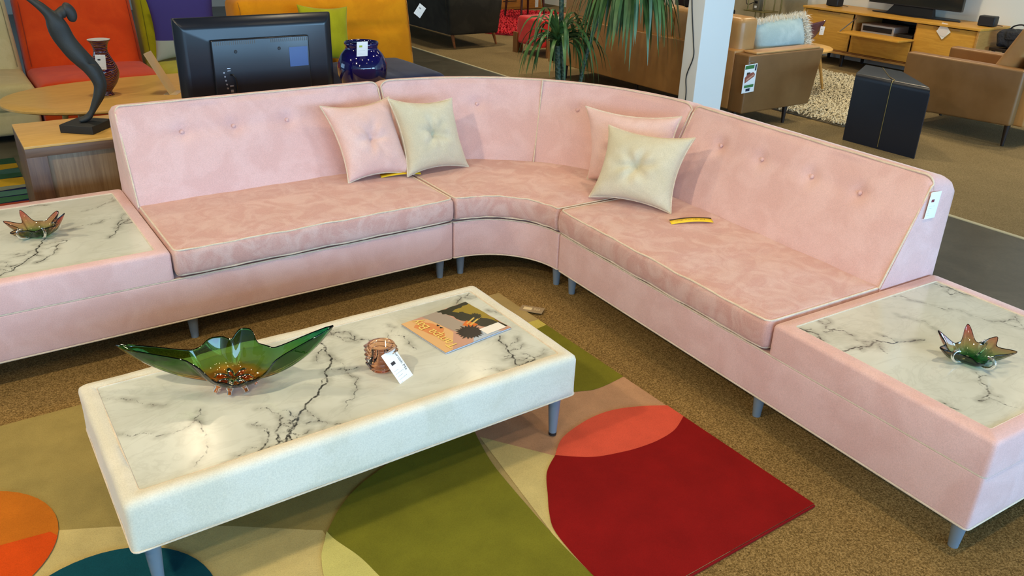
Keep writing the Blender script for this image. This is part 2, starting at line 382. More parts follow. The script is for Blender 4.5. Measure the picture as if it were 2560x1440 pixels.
def backrest(parent,s0,s1,mp,buttons,arcs=False,orient=1,round0=.05,round1=.03,seam=None):
    # loft: cross-section (d,z) with rounded top, rounded toward the ends
    kx=PHI*(RI+.7) if arcs else 1.0; L=(s1-s0)*kx; ns=int(L/.012); prof0=[(A_,H2-.10),(A_,H2),(B_,HT),(D,HT-.035),(D+.004,H2-.1)]
    prof=round_poly(prof0,[0,0,.028,.04,0],5)
    # densify the front face
    fr=[];n1=26
    i0=1
    P=[(A_,H2-.10)]+[ (A_+(B_-A_)*t,H2+(HT-H2)*t) for t in np.linspace(0,.93,n1)]
    rest=prof[3:] if True else prof
    P=P+[p for p in prof if p[1]>H2+(HT-H2)*.935 or p[0]>D-.02]
    n=len(P); V=[];F=[]
    nrm=np.array([-(HT-H2),(B_-A_)]); nrm/=np.linalg.norm(nrm)
    for i in range(ns+1):
        u=i/ns; s=s0+(s1-s0)*u; x=u*L
        # corner rounding: drop of the top near the ends
        def drop(e,R): return 0 if e>R else R-math.sqrt(max(0,R*R-(R-e)**2))
        dz=max(drop(x,round0),drop(L-x,round1))
        for j,(d,z) in enumerate(P):
            t=(z-H2)/(HT-H2); zz=z-dz*max(0,min(1,(t-.75)/.25))**1.0 if t>0 else z
            dd=d
            if 1<=j<=n1 and d<B_+.01:
                q=0
                for bs,bz in buttons:
                    ds=(s-bs)*kx; dzb=(z-bz); q+=.016*math.exp(-(ds*ds+dzb*dzb)/.0011)+.006*math.exp(-(ds*ds)/.02-dzb*dzb/.0006)
                w=.004*math.sin(s*kx*7+1)*math.sin(t*5)+.0018*math.sin(s*kx*19+z*8)*t
                pf=.010*math.sin(PI*min(1,max(0,t)))*(1-abs(2*u-1)**8)
                e=w+pf-q; dd=d+nrm[0]*e; zz=zz+nrm[1]*e
            V.append(mp(s,dd,zz))
    for i in range(ns):
        for j in range(n):
            a=i*n+j;b=i*n+(j+1)%n; F.append((a,b,b+n,a+n))
    F.append(tuple(range(n))[::-1]); F.append(tuple(ns*n+j for j in range(n)))
    if orient<0: F=[f[::-1] for f in F]
    o=mesh('backrest',V,F,PINK,parent,auto=1.0)
    # piping: up one end, along the top front edge, down the other end
    a=.006/kx; pr=.0042
    pts=[(s0+a,A_-.003,H2+.002),(s0+a,B_-.014,HT-.045)]+[(s0+a+round0*(1-math.cos(t))/kx*.8,B_-.006+.004*math.sin(t),HT-.045+.036*math.sin(t)) for t in np.linspace(.2,PI/2,5)]
    pts+= [(s1-a-round1*(1-math.sin(t))/kx*.8,B_-.002,HT-.045+.036*math.cos(t)) for t in np.linspace(0,PI/2-.2,5)]+[(s1-a,B_-.014,HT-.045),(s1-a,A_-.003,H2+.002)]
    pts=dens(pts,.03/kx if arcs else .03)
    path_tube('piping',[wob(p,.001) for p in pts],pr,PIPE,o,mp)
    if seam is not None:
        path_tube('piping',[(seam,A_-.012+(B_-A_)*t,H2+(HT-H2-.004)*t) for t in np.linspace(0,1,16)],.0040,PIPE,o,mp)
    for bs,bz in buttons:
        t=(bz-H2)/(HT-H2); d=A_+(B_-A_)*t+.006; c=Vector(mp(bs,d,bz)); c2=Vector(mp(bs,d-.1,bz+.045)); nn=(c2-c).normalized()
        V,F=lathe_data([(0.0001,.006),(.004,.0055),(.008,.003),(.0095,0),(.009,-.004)],16); m=nn.to_track_quat('Z','Y').to_matrix()
        mesh('button',[m@Vector(v)+c for v in V],F[:-2]+[F[-2],F[-1]],PINK,o)
    return o
def sofa_module(label,mp,s1,arcs=False,orient=1,end=None,buttons=(),legs=(),seam=None,cs0=.004,veins=None,r0=.05,r1=.03):
    T=thing('sofa_section',label,'sofa'); kx=PHI*(RI+.3) if arcs else 1
    tot=end or s1
    # base rail
    V,F=rbox(tot*kx/2-.003,D/2,(H1-H0)/2,.012,.05); V=[mp((x+tot*kx/2)/kx,y+D/2,z+(H0+H1)/2) for x,y,z in V]
    if orient<0: F=[f[::-1] for f in F]
    b=mesh('base',V,F,PINK,T)
    for zz,rr in ((H1-.002,.004),(H0+.001,.0042)):
        P=round_poly([(.006,.004),(tot*kx-.006,.004),(tot*kx-.006,D-.004),(.006,D-.004)],.015,3); P=[(p[0]/kx,p[1],zz) for p in P]
        path_tube('piping',dens(P,.03/kx if arcs else .05,True),rr,PIPE,b,mp,closed=True)
    cushion('seat_cushion',cs0/kx,s1-.004/kx,-.016,A_+.05,H1+.012,H3,PINKSEAT,T,mp,arcs=arcs,orient=orient)
    backrest(T,.002/kx,s1-(.0 if not arcs else .002/kx),mp,buttons,arcs,orient,r0,r1,seam)
    for s,d in legs:
        q=mp(s,d,0); leg(T,q[0],q[1],H0+.004,.024,.015,SLATE)
    if end:
        bw=.052
        # upholstered rim with a well for the marble
        outer=round_poly([(s1+.002,0.0),(end,0.0),(end,D),(s1+.002,D)],.016,3)
        inner=round_poly([(s1+bw,bw),(end-bw,bw),(end-bw,D-bw),(s1+bw,D-bw)],.010,3)
        n=len(outer); V=[];F=[]
        ins=lambda e:[(p[0]+(np.clip((s1+end)/2-p[0],-e,e)),p[1]+np.clip(D/2-p[1],-e,e)) for p in outer]
        rings=[(outer,H1+.002),(outer,H2-.016),(ins(.003),H2-.006),(ins(.010),H2),(inner,H2-.001),(inner,H2-.03)]
        for ring,z in rings:
            for p in ring: V.append(mp(p[0],p[1],z+ (.0015*math.sin(p[0]*23)*math.sin(p[1]*17))))
        for i in range(len(rings)-1):
            for j in range(n):
                a=i*n+j;c=i*n+(j+1)%n; F.append((a,c,c+n,a+n))
        F.append(tuple((len(rings)-1)*n+j for j in range(n)))
        if orient<0: F=[f[::-1] for f in F]
        E=mesh('end_table',V,F,PINK,T,auto=1.2)
        path_tube('piping',dens([(p[0],p[1],H2-.004) for p in inner],.05,True),.0035,PIPE,E,mp,closed=True)
        slab(E,s1+bw+.003,end-bw-.003,bw+.003,D-bw-.003,H2-.004,mp,veins,MARB2,orient)
    return T
def perturb(pts,rg,amp=.16,lv=4):
    P=[np.array(p,float) for p in pts]
    for _ in range(lv):
        Q=[P[0]]
        for a,b in zip(P[:-1],P[1:]):
            d=b-a; m=(a+b)/2+np.array([-d[1],d[0]])*rg.uniform(-amp,amp); Q+=[m,b]
        P=Q
    return np.array(P)
def slab(parent,x0,x1,y0,y1,ztop,mp,veins,mat,orient=1,g=.005,th=.016):
    nx=int((x1-x0)/g);ny=int((y1-y0)/g); X,Y=np.meshgrid(np.linspace(x0,x1,nx+1),np.linspace(y0,y1,ny+1),indexing='ij')
    G=np.stack([X.ravel(),Y.ravel()],1); best=np.full(len(G),.06); rg=np.random.RandomState(3)
    allv=[]
    for w,pts in veins or []:
        P=perturb(pts,rg,.22,4); allv.append((w,P))
        for _ in range(int(w*5) if w>.45 else 0):
            i=rg.randint(0,len(P)-2); an=rg.uniform(0,2*PI); L=rg.uniform(.02,.075); e=P[i]+L*np.array([math.cos(an),math.sin(an)]); e2=e+L*.6*np.array([math.cos(an+.7),math.sin(an+.7)])
            allv.append((w*rg.uniform(.35,.65),perturb([P[i],e,e2],rg,.25,3)))
    for w,P in allv:
        m=len(P)-1
        for k in range(m):
            a,b=P[k],P[k+1]; d=b-a; L2=d@d+1e-12
            ww=(.5+.8*abs(math.sin(k*.37+w*9)))*w
            near=np.where((np.abs(G[:,0]-(a[0]+b[0])/2)<.05)&(np.abs(G[:,1]-(a[1]+b[1])/2)<.05))[0]
            if len(near)==0: continue
            q=G[near]; t=np.clip(((q-a)@d)/L2,0,1); dist=np.linalg.norm(q-(a+t[:,None]*d),axis=1)
            v=dist-.0003*ww+.0028*(1-w); best[near]=np.minimum(best[near],v)
    top=[mp(x,y,ztop) for x,y in G]; V=list(top)
    F=[]
    for i in range(nx):
        for j in range(ny):
            a=i*(ny+1)+j; F.append((a,a+ny+1,a+ny+2,a+1))
    per=[i*(ny+1) for i in range(nx+1)]+[nx*(ny+1)+j for j in range(1,ny+1)]+[i*(ny+1)+ny for i in range(nx-1,-1,-1)]+[j for j in range(ny-1,0,-1)]
    b=len(V)
    for p in per: V.append(mp(G[p][0],G[p][1],ztop-th))
    m=len(per)
    for k in range(m): F.append((per[k],b+k,b+(k+1)%m,per[(k+1)%m]))
    if orient<0: F=[f[::-1] for f in F]
    o=mesh('marble_top',V,F,mat,parent,smooth=False)
    at=o.data.attributes.new('vein','FLOAT','POINT'); vals=np.concatenate([best,np.full(m,.06)]).astype(np.float32); at.data.foreach_set('value',vals)
    return o
MARB=marble('white marble with dark veins',0); MARB2=marble('white marble with soft grey veins',3.3)
RV_SHADE=[(0.9,[(1.372,0.06),(1.404,0.065),(1.433,0.084),(1.476,0.061)]),(0.7,[(1.427,0.109),(1.435,0.16),(1.495,0.182)]),(0.9,[(1.551,0.06),(1.553,0.119),(1.555,0.225),(1.612,0.296),(1.637,0.376)]),(0.4,[(1.354,0.538),(1.375,0.62),(1.452,0.637),(1.53,0.661),(1.618,0.707),(1.681,0.748),(1.756,0.774)]),(0.7,[(1.369,0.834),(1.431,0.86),(1.505,0.865)]),(0.6,[(1.852,0.323),(1.892,0.281),(1.927,0.26),(1.951,0.17),(1.962,0.189),(1.95,0.221)]),(0.3,[(1.467,0.463),(1.551,0.504),(1.629,0.467)]),(0.4,[(1.9,0.062),(1.941,0.064),(1.951,0.07)]),(0.5,[(1.681,0.748),(1.689,0.839),(1.743,0.787)]),(0.35,[(1.521,0.16),(1.543,0.168),(1.541,0.232)])]  # thick vein running to the bowl also paints part of the bowl's shadow
LV=[(0.9,[(1.702,0.424),(1.733,0.331),(1.749,0.276),(1.774,0.219),(1.814,0.162),(1.842,0.12),(1.891,0.084)]),(0.7,[(1.645,0.357),(1.629,0.336),(1.675,0.265),(1.697,0.215),(1.723,0.188),(1.757,0.158),(1.764,0.152)]),(0.7,[(1.36,0.468),(1.39,0.447),(1.427,0.383),(1.447,0.334),(1.484,0.286)]),(0.35,[(1.596,0.468),(1.538,0.483),(1.476,0.497),(1.429,0.521)]),(0.6,[(1.392,0.473),(1.417,0.401),(1.445,0.381)]),(0.35,[(1.37,0.81),(1.385,0.752),(1.452,0.692),(1.527,0.681)]),(0.4,[(1.719,0.844),(1.694,0.86),(1.664,0.86),(1.634,0.837)]),(0.4,[(1.878,0.229),(1.855,0.196),(1.854,0.109)])]
Z_B=.712
sofa_module('long pink microsuede sofa section with a marble end table, left of the curved corner',left,1.3055,end=2.1092,orient=-1,
    buttons=[(1.038,Z_B),(.798,Z_B),(.532,Z_B),(.266,Z_B)],legs=[(.05,.053),(1.2533,.053),(2.04,.053),(.05,.86),(2.04,.86)],veins=LV,r0=.05,r1=.03)
sofa_module('pink microsuede sofa section with a marble end table, right of the curved corner',right,1.3055,end=2.1092,orient=1,
    buttons=[(.262,Z_B),(.518,Z_B),(.798,Z_B),(1.0375,Z_B)],legs=[(.0603,.053),(1.266,.053),(2.06,.053),(.05,.86),(2.04,.86)],veins=RV_SHADE,r0=.04,r1=.05)
sofa_module('curved pink microsuede corner section between the two straight sofa sections',arc,1.0,arcs=True,orient=1,
    buttons=[(.30,Z_B),(.62,Z_B)],legs=[(.10,.053),(.90,.053),(.06,.86),(.94,.86)],seam=.5,r0=.06,r1=.06)
# ------------------------------------------------------------------ coffee table
CX0,CX1,CY0,CY1=-1.7773,-.3424,-1.3973,-.7325; CZ0,CZ1=.1923,.350
ct=thing('coffee_table','low cream upholstered coffee table with a white marble inlay, on the rug','coffee table',((CX0+CX1)/2,(CY0+CY1)/2,0))
hx,hy=(CX1-CX0)/2,(CY1-CY0)/2; bw=.047
outer=round_poly([(-hx,-hy),(hx,-hy),(hx,hy),(-hx,hy)],.022,5); n=len(outer)
def insn(e,o=outer): return [(p[0]*(1-e/hx),p[1]*(1-e/hy)) for p in o]
inner=round_poly([(-hx+bw,-hy+bw),(hx-bw,-hy+bw),(hx-bw,hy-bw),(-hx+bw,hy-bw)],.012,5)
rings=[(insn(.01),CZ0),(outer,CZ0+.003)]+[(outer,CZ0+.003+(CZ1-.02-CZ0)*k/6) for k in range(1,6)]+[(outer,CZ1-.02),(insn(.003),CZ1-.008),(insn(.012),CZ1),(insn(.03),CZ1+.001),(inner,CZ1-.003),(inner,CZ1-.03)]
# densify rings along length for soft wobble
def densring(r,k=14):
    out=[]
    for i in range(len(r)):
        a=np.array(r[i]);b=np.array(r[(i+1)%len(r)])
        m=k if i%6==5 else 1
        for j in range(m): out.append(a+(b-a)*j/m)
    return out
V=[];F=[]; rr=[densring(r) for r,z in rings]; n=len(rr[0])
for (r,z),q in zip(rings,rr):
    for p in q: V.append((p[0]+.001*math.sin(p[1]*31+z*40),p[1]+.0015*math.sin(p[0]*17+z*30),z+.0012*math.sin(p[0]*21+p[1]*15)))
for i in range(len(rings)-1):
    for j in range(n):
        a=i*n+j;c=i*n+(j+1)%n; F.append((a,c,c+n,a+n))
F.append(tuple(j for j in range(n))[::-1]); F.append(tuple((len(rings)-1)*n+j for j in range(n)))
fr=mesh('upholstered_frame',V,F,CREAM,ct,auto=1.3)
tube('piping',dens([(p[0],p[1],CZ0+.003) for p in outer],.04,True),.003,PIPE2,fr,8,True)
tube('piping',dens([(p[0],p[1],CZ1-.005) for p in inner],.04,True),.003,PIPE2,fr,8,True)
COFV=[(1.0,[(0.086,0.283),(0.015,0.21),(0.018,0.15),(0.008,0.081),(-0.049,-0.009),(-0.098,-0.071),(-0.144,-0.116),(-0.176,-0.154),(-0.224,-0.205),(-0.265,-0.281)]),(0.7,[(0.015,0.21),(0.092,0.244),(0.127,0.229),(0.124,0.16),(0.167,0.134),(0.18,0.086)]),(0.5,[(0.18,0.086),(0.243,0.142),(0.271,0.111),(0.271,0.04),(0.275,-0.007)]),(0.5,[(0.124,0.16),(0.092,0.196),(0.075,0.254),(0.088,0.28)]),(0.35,[(0.008,0.081),(0.014,-0.007),(0.03,-0.072),(-0.025,-0.166),(-0.078,-0.215)]),(0.5,[(-0.171,-0.158),(-0.163,-0.222),(-0.138,-0.271),(-0.118,-0.28)]),(0.8,[(-0.249,-0.161),(-0.267,-0.192),(-0.295,-0.219),(-0.302,-0.266),(-0.287,-0.281)]),(0.7,[(-0.22,-0.186),(-0.237,-0.22),(-0.27,-0.253),(-0.28,-0.281)]),(0.8,[(-0.317,-0.196),(-0.323,-0.235),(-0.349,-0.276),(-0.363,-0.283)]),(0.4,[(-0.317,-0.145),(-0.337,-0.154)]),(0.4,[(-0.435,0.011),(-0.461,-0.099),(-0.469,-0.177),(-0.482,-0.218),(-0.525,-0.259)]),(0.35,[(-0.663,0.002),(-0.626,-0.03),(-0.574,-0.067),(-0.515,-0.072),(-0.453,-0.041)]),(0.8,[(0.568,-0.076),(0.55,-0.146),(0.532,-0.181),(0.523,-0.235),(0.504,-0.266),(0.513,-0.281),(0.571,-0.28)]),(0.6,[(0.566,-0.223),(0.581,-0.255),(0.575,-0.28)]),(0.6,[(0.66,0.281),(0.586,0.24),(0.555,0.203)]),(0.3,[(0.642,0.116),(0.669,0.061)]),(0.3,[(0.391,-0.239),(0.433,-0.25),(0.451,-0.281)]),(0.3,[(-0.666,0.253),(-0.593,0.163),(-0.509,0.085)])]
slab(ct,-hx+bw+.003,hx-bw-.003,-hy+bw+.003,hy-bw-.003,CZ1-.005,lambda x,y,z:(x,y,z),COFV,MARB)
for sx in (-1,1):
    for sy in (-1,1):
        l_=leg(ct,sx*(hx-.052),sy*(hy-.05),CZ0+.004,.024,.014,SLATE,z0=.027)
        V,F=lathe_data([(.0135,.0176),(.0145,.018),(.0145,.0285),(.0135,.029)],16); mesh('foot_cap',[(v[0]+sx*(hx-.052),v[1]+sy*(hy-.05),v[2]) for v in V],F,BLK,l_,auto=.8)
# ------------------------------------------------------------------ rug
def rugmat(name,c,c2):
    N=NT(name); n=N.noise(260,3,.8); r=N.ramp(n.outputs[0],[(.25,tuple(x*.8 for x in c2[:3])+(1,)),(.5,c),(.8,tuple(min(1,x*1.12) for x in c[:3])+(1,))]); m=N.noise(7,4,.65); f=N.ramp(m.outputs[0],[(.3,(.88,.88,.88)),(.7,(1.1,1.1,1.1))])
    cc=N.mix(1.0,r.outputs[0],f.outputs[0],'MULTIPLY'); N.l(cc,N.b.inputs['Base Color']); N.set(Roughness=.95); N.b.inputs['Specular IOR Level'].default_value=.1
    N.bump(n.outputs[0],.6,.004); return N.m
RM=[rugmat('rug wool '+a,b,b) for a,b in [('khaki',rgb(152,133,76)),('olive',rgb(113,110,32)),('pale lime',rgb(196,186,108)),('mauve',rgb(180,138,104)),('cream',rgb(194,174,114)),('red',rgb(128,18,16)),('coral',rgb(204,82,60)),('taupe',rgb(164,142,92)),('amber',rgb(184,102,24)),('orange',rgb(202,72,16)),('teal',rgb(14,70,80)),('yellow green',rgb(188,172,84))]]
RX,RXb,RYa,RYb=-2.45,.09,-2.095,-.275; RZ=.012
def cv(p,k=6): return [tuple(q) for q in catmull(p,k)]
def circ(cx,cy,r,a0,a1,n=24): return [(cx+r*math.cos(math.radians(a0+(a1-a0)*i/n)),cy+r*math.sin(math.radians(a0+(a1-a0)*i/n))) for i in range(n+1)]
gr_right=[(-.52,-1.02),(-.60,-1.14),(-.64,-1.26),(-.67,-1.4),(-.69,-1.61),(-.70,-1.75),(-.705,-1.9),(-.70,RYa)]
polys=[
 ([(RX,-.90),(-1.92,-.955),(-1.79,-1.02),(-1.5,-1.20),(-1.27,-1.37),(-1.25,RYa),(RX,RYa)],4),
 ([(-.9,-1.05),(-.45,-1.0),(RXb,-1.0),(RXb,-1.6),(-.46,-1.45),(-.62,-1.24)],3),
 ([(-.62,-1.22),(-.46,-1.45),(-.3,-1.6),(-.3,RYa),(-.75,RYa)],4),
 (cv([(RXb,-1.18),(-.05,-1.195),(-.14,-1.17),(-.4,-1.05),(-.7,-.95)])+[(-.9,-.8),(-.4,-.62),(RXb,-.64)],1),
 ([(-.45,-.70),(-.05,-.62),(.03,-.59),(RXb,-.57),(RXb,-.66),(-.1,-.69),(-.5,-.78)],11),
 ([(RXb,-.60),(.02,-.60),(-.06,-.65),(-.35,-.75),(-.9,-.7),(-.9,RYb),(RXb,RYb)],7),
 (cv(gr_right)+[(-1.17,RYa)]+cv([(-1.19,-1.78),(-1.21,-1.63),(-1.225,-1.53),(-1.255,-1.43),(-1.26,-1.385)])+cv([(-1.26,-1.385),(-1.19,-1.31),(-1.09,-1.24),(-.92,-1.17),(-.72,-1.08),(-.52,-1.02)]),1),
 (cv([(-1.262,-1.382),(-1.285,-1.42),(-1.315,-1.47),(-1.34,-1.55),(-1.355,-1.66),(-1.36,RYa)])+[(-1.17,RYa)]+cv([(-1.19,-1.78),(-1.21,-1.63),(-1.225,-1.53),(-1.255,-1.43),(-1.262,-1.385)]),2),
 (cv([(-.46,-1.45),(-.54,-1.51),(-.61,-1.61),(-.65,-1.67),(-.685,-1.74),(-.70,-1.84),(-.705,-1.96),(-.70,RYa)])+[(RXb,RYa),(RXb,-1.50),(-.2,-1.45)],5),
 (cv([(-.46,-1.45),(-.38,-1.385),(-.27,-1.35),(-.17,-1.338),(-.08,-1.35),(.02,-1.39),(RXb,-1.43)])+cv([(RXb,-1.515),(.0,-1.56),(-.09,-1.575),(-.17,-1.573),(-.25,-1.56),(-.36,-1.525),(-.46,-1.45)]),6),
 (circ(-2.2,-.91,.285,-25,205,30),8),
 ([(-1.94,-.955)]+circ(-2.2,-.91,.285,-15,-160,24)+[(-2.44,-.90)],9),
 (circ(-1.87,-1.40,.275,0,360,48),10),
]
P3=[([(RX,RYa),(RXb,RYa),(RXb,RYb),(RX,RYb)],RZ,0)]
for i,(p,mi) in enumerate(polys): P3.append(([(min(max(x,RX),RXb),min(max(y,RYa),RYb)) for x,y in p],RZ+.0004*(i+1),mi))
V,F,fm=flat_polys(P3); b=len(V)
V2,F2=rbox((RXb-RX)/2+.004,(RYb-RYa)/2+.004,.006,.005,.08)
SEGM={}
for f in F2:
    pass
cxr,cyr=(RX+RXb)/2,(RYa+RYb)/2
def edge_mi(x,y):
    if x>RXb-.02: return 5 if y<-1.51 else 6 if y<-1.43 else 3 if y<-1.18 else 1 if y<-.66 else 11 if y<-.58 else 7
    if y<RYa+.02: return 5 if x>-.70 else 1 if x>-1.17 else 2 if x>-1.36 else 4
    return 7 if x>-.9 else 0
for p in V2: V.append((p[0]+cxr,p[1]+cyr,p[2]+.0062))
for f in F2:
    c=np.mean([V[b+i] for i in f],axis=0); F.append(tuple(b+i for i in f)); fm.append(edge_mi(c[0],c[1]))
rug=mesh('area_rug',V,F,mats=RM,fm=fm,smooth=False); tag(rug,'large wool rug with overlapping red, olive, cream and orange rounded shapes under the coffee table','rug')
lb=thing('rug_label','small taupe woven label with a hanging tag at the far corner edge of the rug','label',(.125,-.50,.0135),-.9)
TA=plain('taupe label cloth',rgb(150,128,94),.9); TB=plain('pale print',rgb(214,194,150),.8)
box('label_cloth',-.055,.055,-.03,.03,-.001,.001,TA,lb,.0008)
box('barcode',-.040,.0,-.012,.014,.001,.0016,TB,lb,.0002); text_mesh('SD',.026,TB,lb,Matrix.Translation((.024,0,.0017)),'printed_text')
# ------------------------------------------------------------------ cushions on the sofa
def pillow(label,BL,BR,TL,TR,mat,pipe,t=.085,toward=(-1,-1,0),pin=.15,seed=0):
    o=thing('throw_pillow',label,'pillow'); BL,BR,TL,TR=[np.array(p,float) for p in (BL,BR,TL,TR)]
    N_=44; c=(BL+BR+TL+TR)/4; nn=np.cross(BR-BL,TL-BL); nn/=np.linalg.norm(nn)
    if nn@np.array(toward)<0: nn=-nn
    rg=np.random.RandomState(seed); ph=rg.uniform(0,6,6)
    def pos(u,v,side):
        # edges bow inward between the corners
        x,y=u*2-1,v*2-1
        bx=x*(1-pin*(1-y*y)**1.0*abs(x)**1.5); by=y*(1-pin*(1-x*x)*abs(y)**1.5)
        uu,vv=(bx+1)/2,(by+1)/2
        p=(1-uu)*(1-vv)*BL+uu*(1-vv)*BR+(1-uu)*vv*TL+uu*vv*TR
        h=t*((1-x*x)*(1-y*y))**.42
        r2=x*x+y*y; an=math.atan2(y,x)
        h-=t*.30*math.exp(-r2/.006)+t*.26*math.exp(-r2/.045)+t*.10*math.exp(-r2/.12)*(1+.8*math.sin(3*an+ph[0]))
        for k in range(6):
            da=(an-ph[k]+PI)%(2*PI)-PI; h-=.007*math.exp(-(da*math.sqrt(r2)/.035)**2)*math.exp(-((math.sqrt(r2)-.16)/.17)**2)*(1 if math.cos(da)>0 else 0)
        h+=.006*math.sin(6*an+ph[1])*math.exp(-((r2-.12)/.14)**2)+.002*math.sin(9*x+ph[2])*math.sin(8*y+ph[3])
        h=max(h,0)
        return p+nn*h*side
    V=[];F=[];g=N_
    for side in (1,-1):
        for i in range(g+1):
            for j in range(g+1):
                ui=.5*(.5-.5*math.cos(PI*i/g))+.5*i/g; vj=.5*(.5-.5*math.cos(PI*j/g))+.5*j/g; V.append(pos(ui,vj,side))
    m=(g+1)**2
    for k in (0,1):
        for i in range(g):
            for j in range(g):
                a=k*m+i*(g+1)+j; q=(a,a+g+1,a+g+2,a+1); F.append(q if k==0 else q[::-1])
    if np.dot(np.cross(BR-BL,TL-BL),nn)<0: F=[f[::-1] for f in F]
    b=mesh('cover',V,F,mat,o)
    bm=bmesh.new(); bm.from_mesh(b.data); bmesh.ops.remove_doubles(bm,verts=bm.verts,dist=1e-5); bm.to_mesh(b.data); bm.free()
    E=[]
    for k in range(g): E.append(pos(.5-.5*math.cos(PI*k/g),0,0))
    for k in range(g): E.append(pos(1,.5-.5*math.cos(PI*k/g),0))
    for k in range(g): E.append(pos(.5+.5*math.cos(PI*k/g),1,0))
    for k in range(g): E.append(pos(0,.5+.5*math.cos(PI*k/g),0))
    tube('piping',E,.0042,pipe,o,8,True)
    V,F=lathe_data([(0.0001,.005),(.006,.0045),(.0095,.0015),(.009,-.004)],16); mt=Vector(nn).to_track_quat('Z','Y').to_matrix(); cc=Vector(pos(.5,.5,1))
    mesh('button',[mt@Vector(v)+cc for v in V],F,mat,o)
    return o
PILP=fabric('pink cushion fabric',rgb(229,196,188),rgb(222,185,176),scale=6,folds=.1)
pillow('pink square throw pillow with a tufted centre, behind the cream one left of the corner',(-.35,.43,.437),(.0,.40,.437),(-.404,.60,.79),(-.03,.60,.80),PILP,PIPE,toward=(-.3,-1,.3),seed=1)
pillow('cream square throw pillow leaning at the left sofa joint, in front of a pink one',(-.05,.375,.440),(.315,.375,.440),(-.078,.515,.812),(.28,.49,.785),CREAMPIL,PIPE2,toward=(-.3,-1,.3),seed=2)
pillow('pink square throw pillow behind the cream one, right side of the curved corner',(.745,-.10,.437),(.93,-.53,.437),(.77,-.02,.795),(1.04,-.43,.80),PILP,PIPE,toward=(-1,-.4,.3),seed=3)
pillow('cream square throw pillow leaning at the right sofa joint, in front of a pink one',(.565,-.335,.440),(.745,-.712,.440),(.70,-.285,.765),(.90,-.66,.765),CREAMPIL,PIPE2,toward=(-1,-.5,.3),seed=4)
YEL=plain('yellow label plastic',rgb(236,196,30),.45); BRN=plain('dark print',rgb(60,36,16),.6)
def strip(label,a,b,w,dots=True):
    a=Vector(a);b=Vector(b); d=(b-a); L=d.length; t=thing('hang_tag',label,'tag',a,math.atan2(d.y,d.x))
    V=[];F=[];k=14
    for i in range(k+1):
        x=L*i/k; zz=.004+.010*math.sin(PI*i/k*.9)
        V+=[(x,-w/2,zz-.002),(x,w/2,zz+.006),(x,w/2,zz+.0068),(x,-w/2,zz-.0012)]
    for i in range(k):
        for j in range(4): F.append((i*4+j,i*4+(j+1)%4,i*4+4+(j+1)%4,i*4+4+j))
    F+=[(0,3,2,1),(4*k,4*k+1,4*k+2,4*k+3)]
    mesh('tag_body',V,F,YEL,t)
    V=[];F=[]
    for i in range(k):
        for q in (0,1):
            x=L*(i+q)/k; zz=.004+.010*math.sin(PI*(i+q)/k*.9); V+=[(x,w*.32,zz+.0066),(x,w/2+.001,zz+.0078)]
        n0=len(V)-4; F.append((n0,n0+2,n0+3,n0+1))
    mesh('printed_band',V,F,BRN,t,False)
    if dots:
        V=[];F=[];rg=random.Random(4)
        for i in range(22):
            x=L*.12+i*L*.032
            if i in (6,12,17): continue
            zz=.004+.010*math.sin(PI*x/L*.9)+.0045; n0=len(V); q=rg.uniform(.001,.0022); y0=-w*.08+rg.uniform(-.001,.001)
            V+=[(x,y0-.002,zz),(x+q,y0-.002,zz),(x+q,y0+.0025,zz+.002),(x,y0+.0025,zz+.002)]; F.append((n0,n0+1,n0+2,n0+3))
        mesh('printed_marks',V,F,BRN,t,False)
    return t
strip('yellow tag lying on the seat under the left cream pillow',(-.17,.44,.4372),(.03,.385,.4372),.034,False)
strip('yellow printed tag lying on the seat beside the right cream pillow',(.655,-.80,.4372),(.835,-.885,.4372),.034)
# ------------------------------------------------------------------ price tags
WHT=plain('white card',rgb(240,240,236),.5); INK=plain('dark ink',rgb(50,46,50),.6); REDINK=plain('dark red ink',rgb(120,40,50),.6); GRYINK=plain('grey ink',rgb(150,152,155),.6); STR=plain('thin string',rgb(170,160,140),.7); LIMEI=plain('lime ink',rgb(170,190,60),.6)
def price_tag(name,label,org,xax,yax,w,h,block=INK,big=None,string=None,logo=None):
    """card in its own frame: x to the right, y up, z out"""
    o=thing(name,label,'tag'); o.matrix_world=frame(org,xax,yax)
    box('card',-w/2,w/2,-h/2,h/2,-.0004,.0004,WHT,o,.0003)
    s=w/.05
    box('printed_block',-.010*s-w*.08,.004*s-w*.08,h*.12,h*.12+.008*s,.0004,.0007,block,o,.0001)
    V=[];F=[];rg=random.Random(int(h*9999))
    for r in range(5):
        x=-w*.36; y=-h*.04-r*h*.082
        while x<w*.22:
            q=w*rg.uniform(.02,.06); n0=len(V); V+=[(x,y,.0006),(x+q,y+h*.004,.0006),(x+q,y+h*.014,.0006),(x,y+h*.012,.0006)]; F.append((n0,n0+1,n0+2,n0+3)); x+=q+w*.03
            if rg.random()<.15: break
    mesh('handwriting',V,F,GRYINK,o,False)
    if logo: text_mesh(logo,h*.13,INK if big is None else big,o,Matrix.Translation((w*.36,h*.12,.0007))@Matrix.Rotation(-PI/2,4,'Z'),'printed_text')
    if string:
        m=o.matrix_world.inverted(); tube('string',[m@Vector(p) for p in string],.0008,STR,o,5)
    return o
q=right(1.312,.775,.74)
price_tag('price_tag','white price tag hanging at the right end of the pink backrest',right(1.3135,.782,.738),(N2[0],N2[1],-.05),(-.10*N2[0],-.1*N2[1],1),.066,.106,REDINK,string=[right(1.3135,.768,.788),right(1.31,.76,.815)])
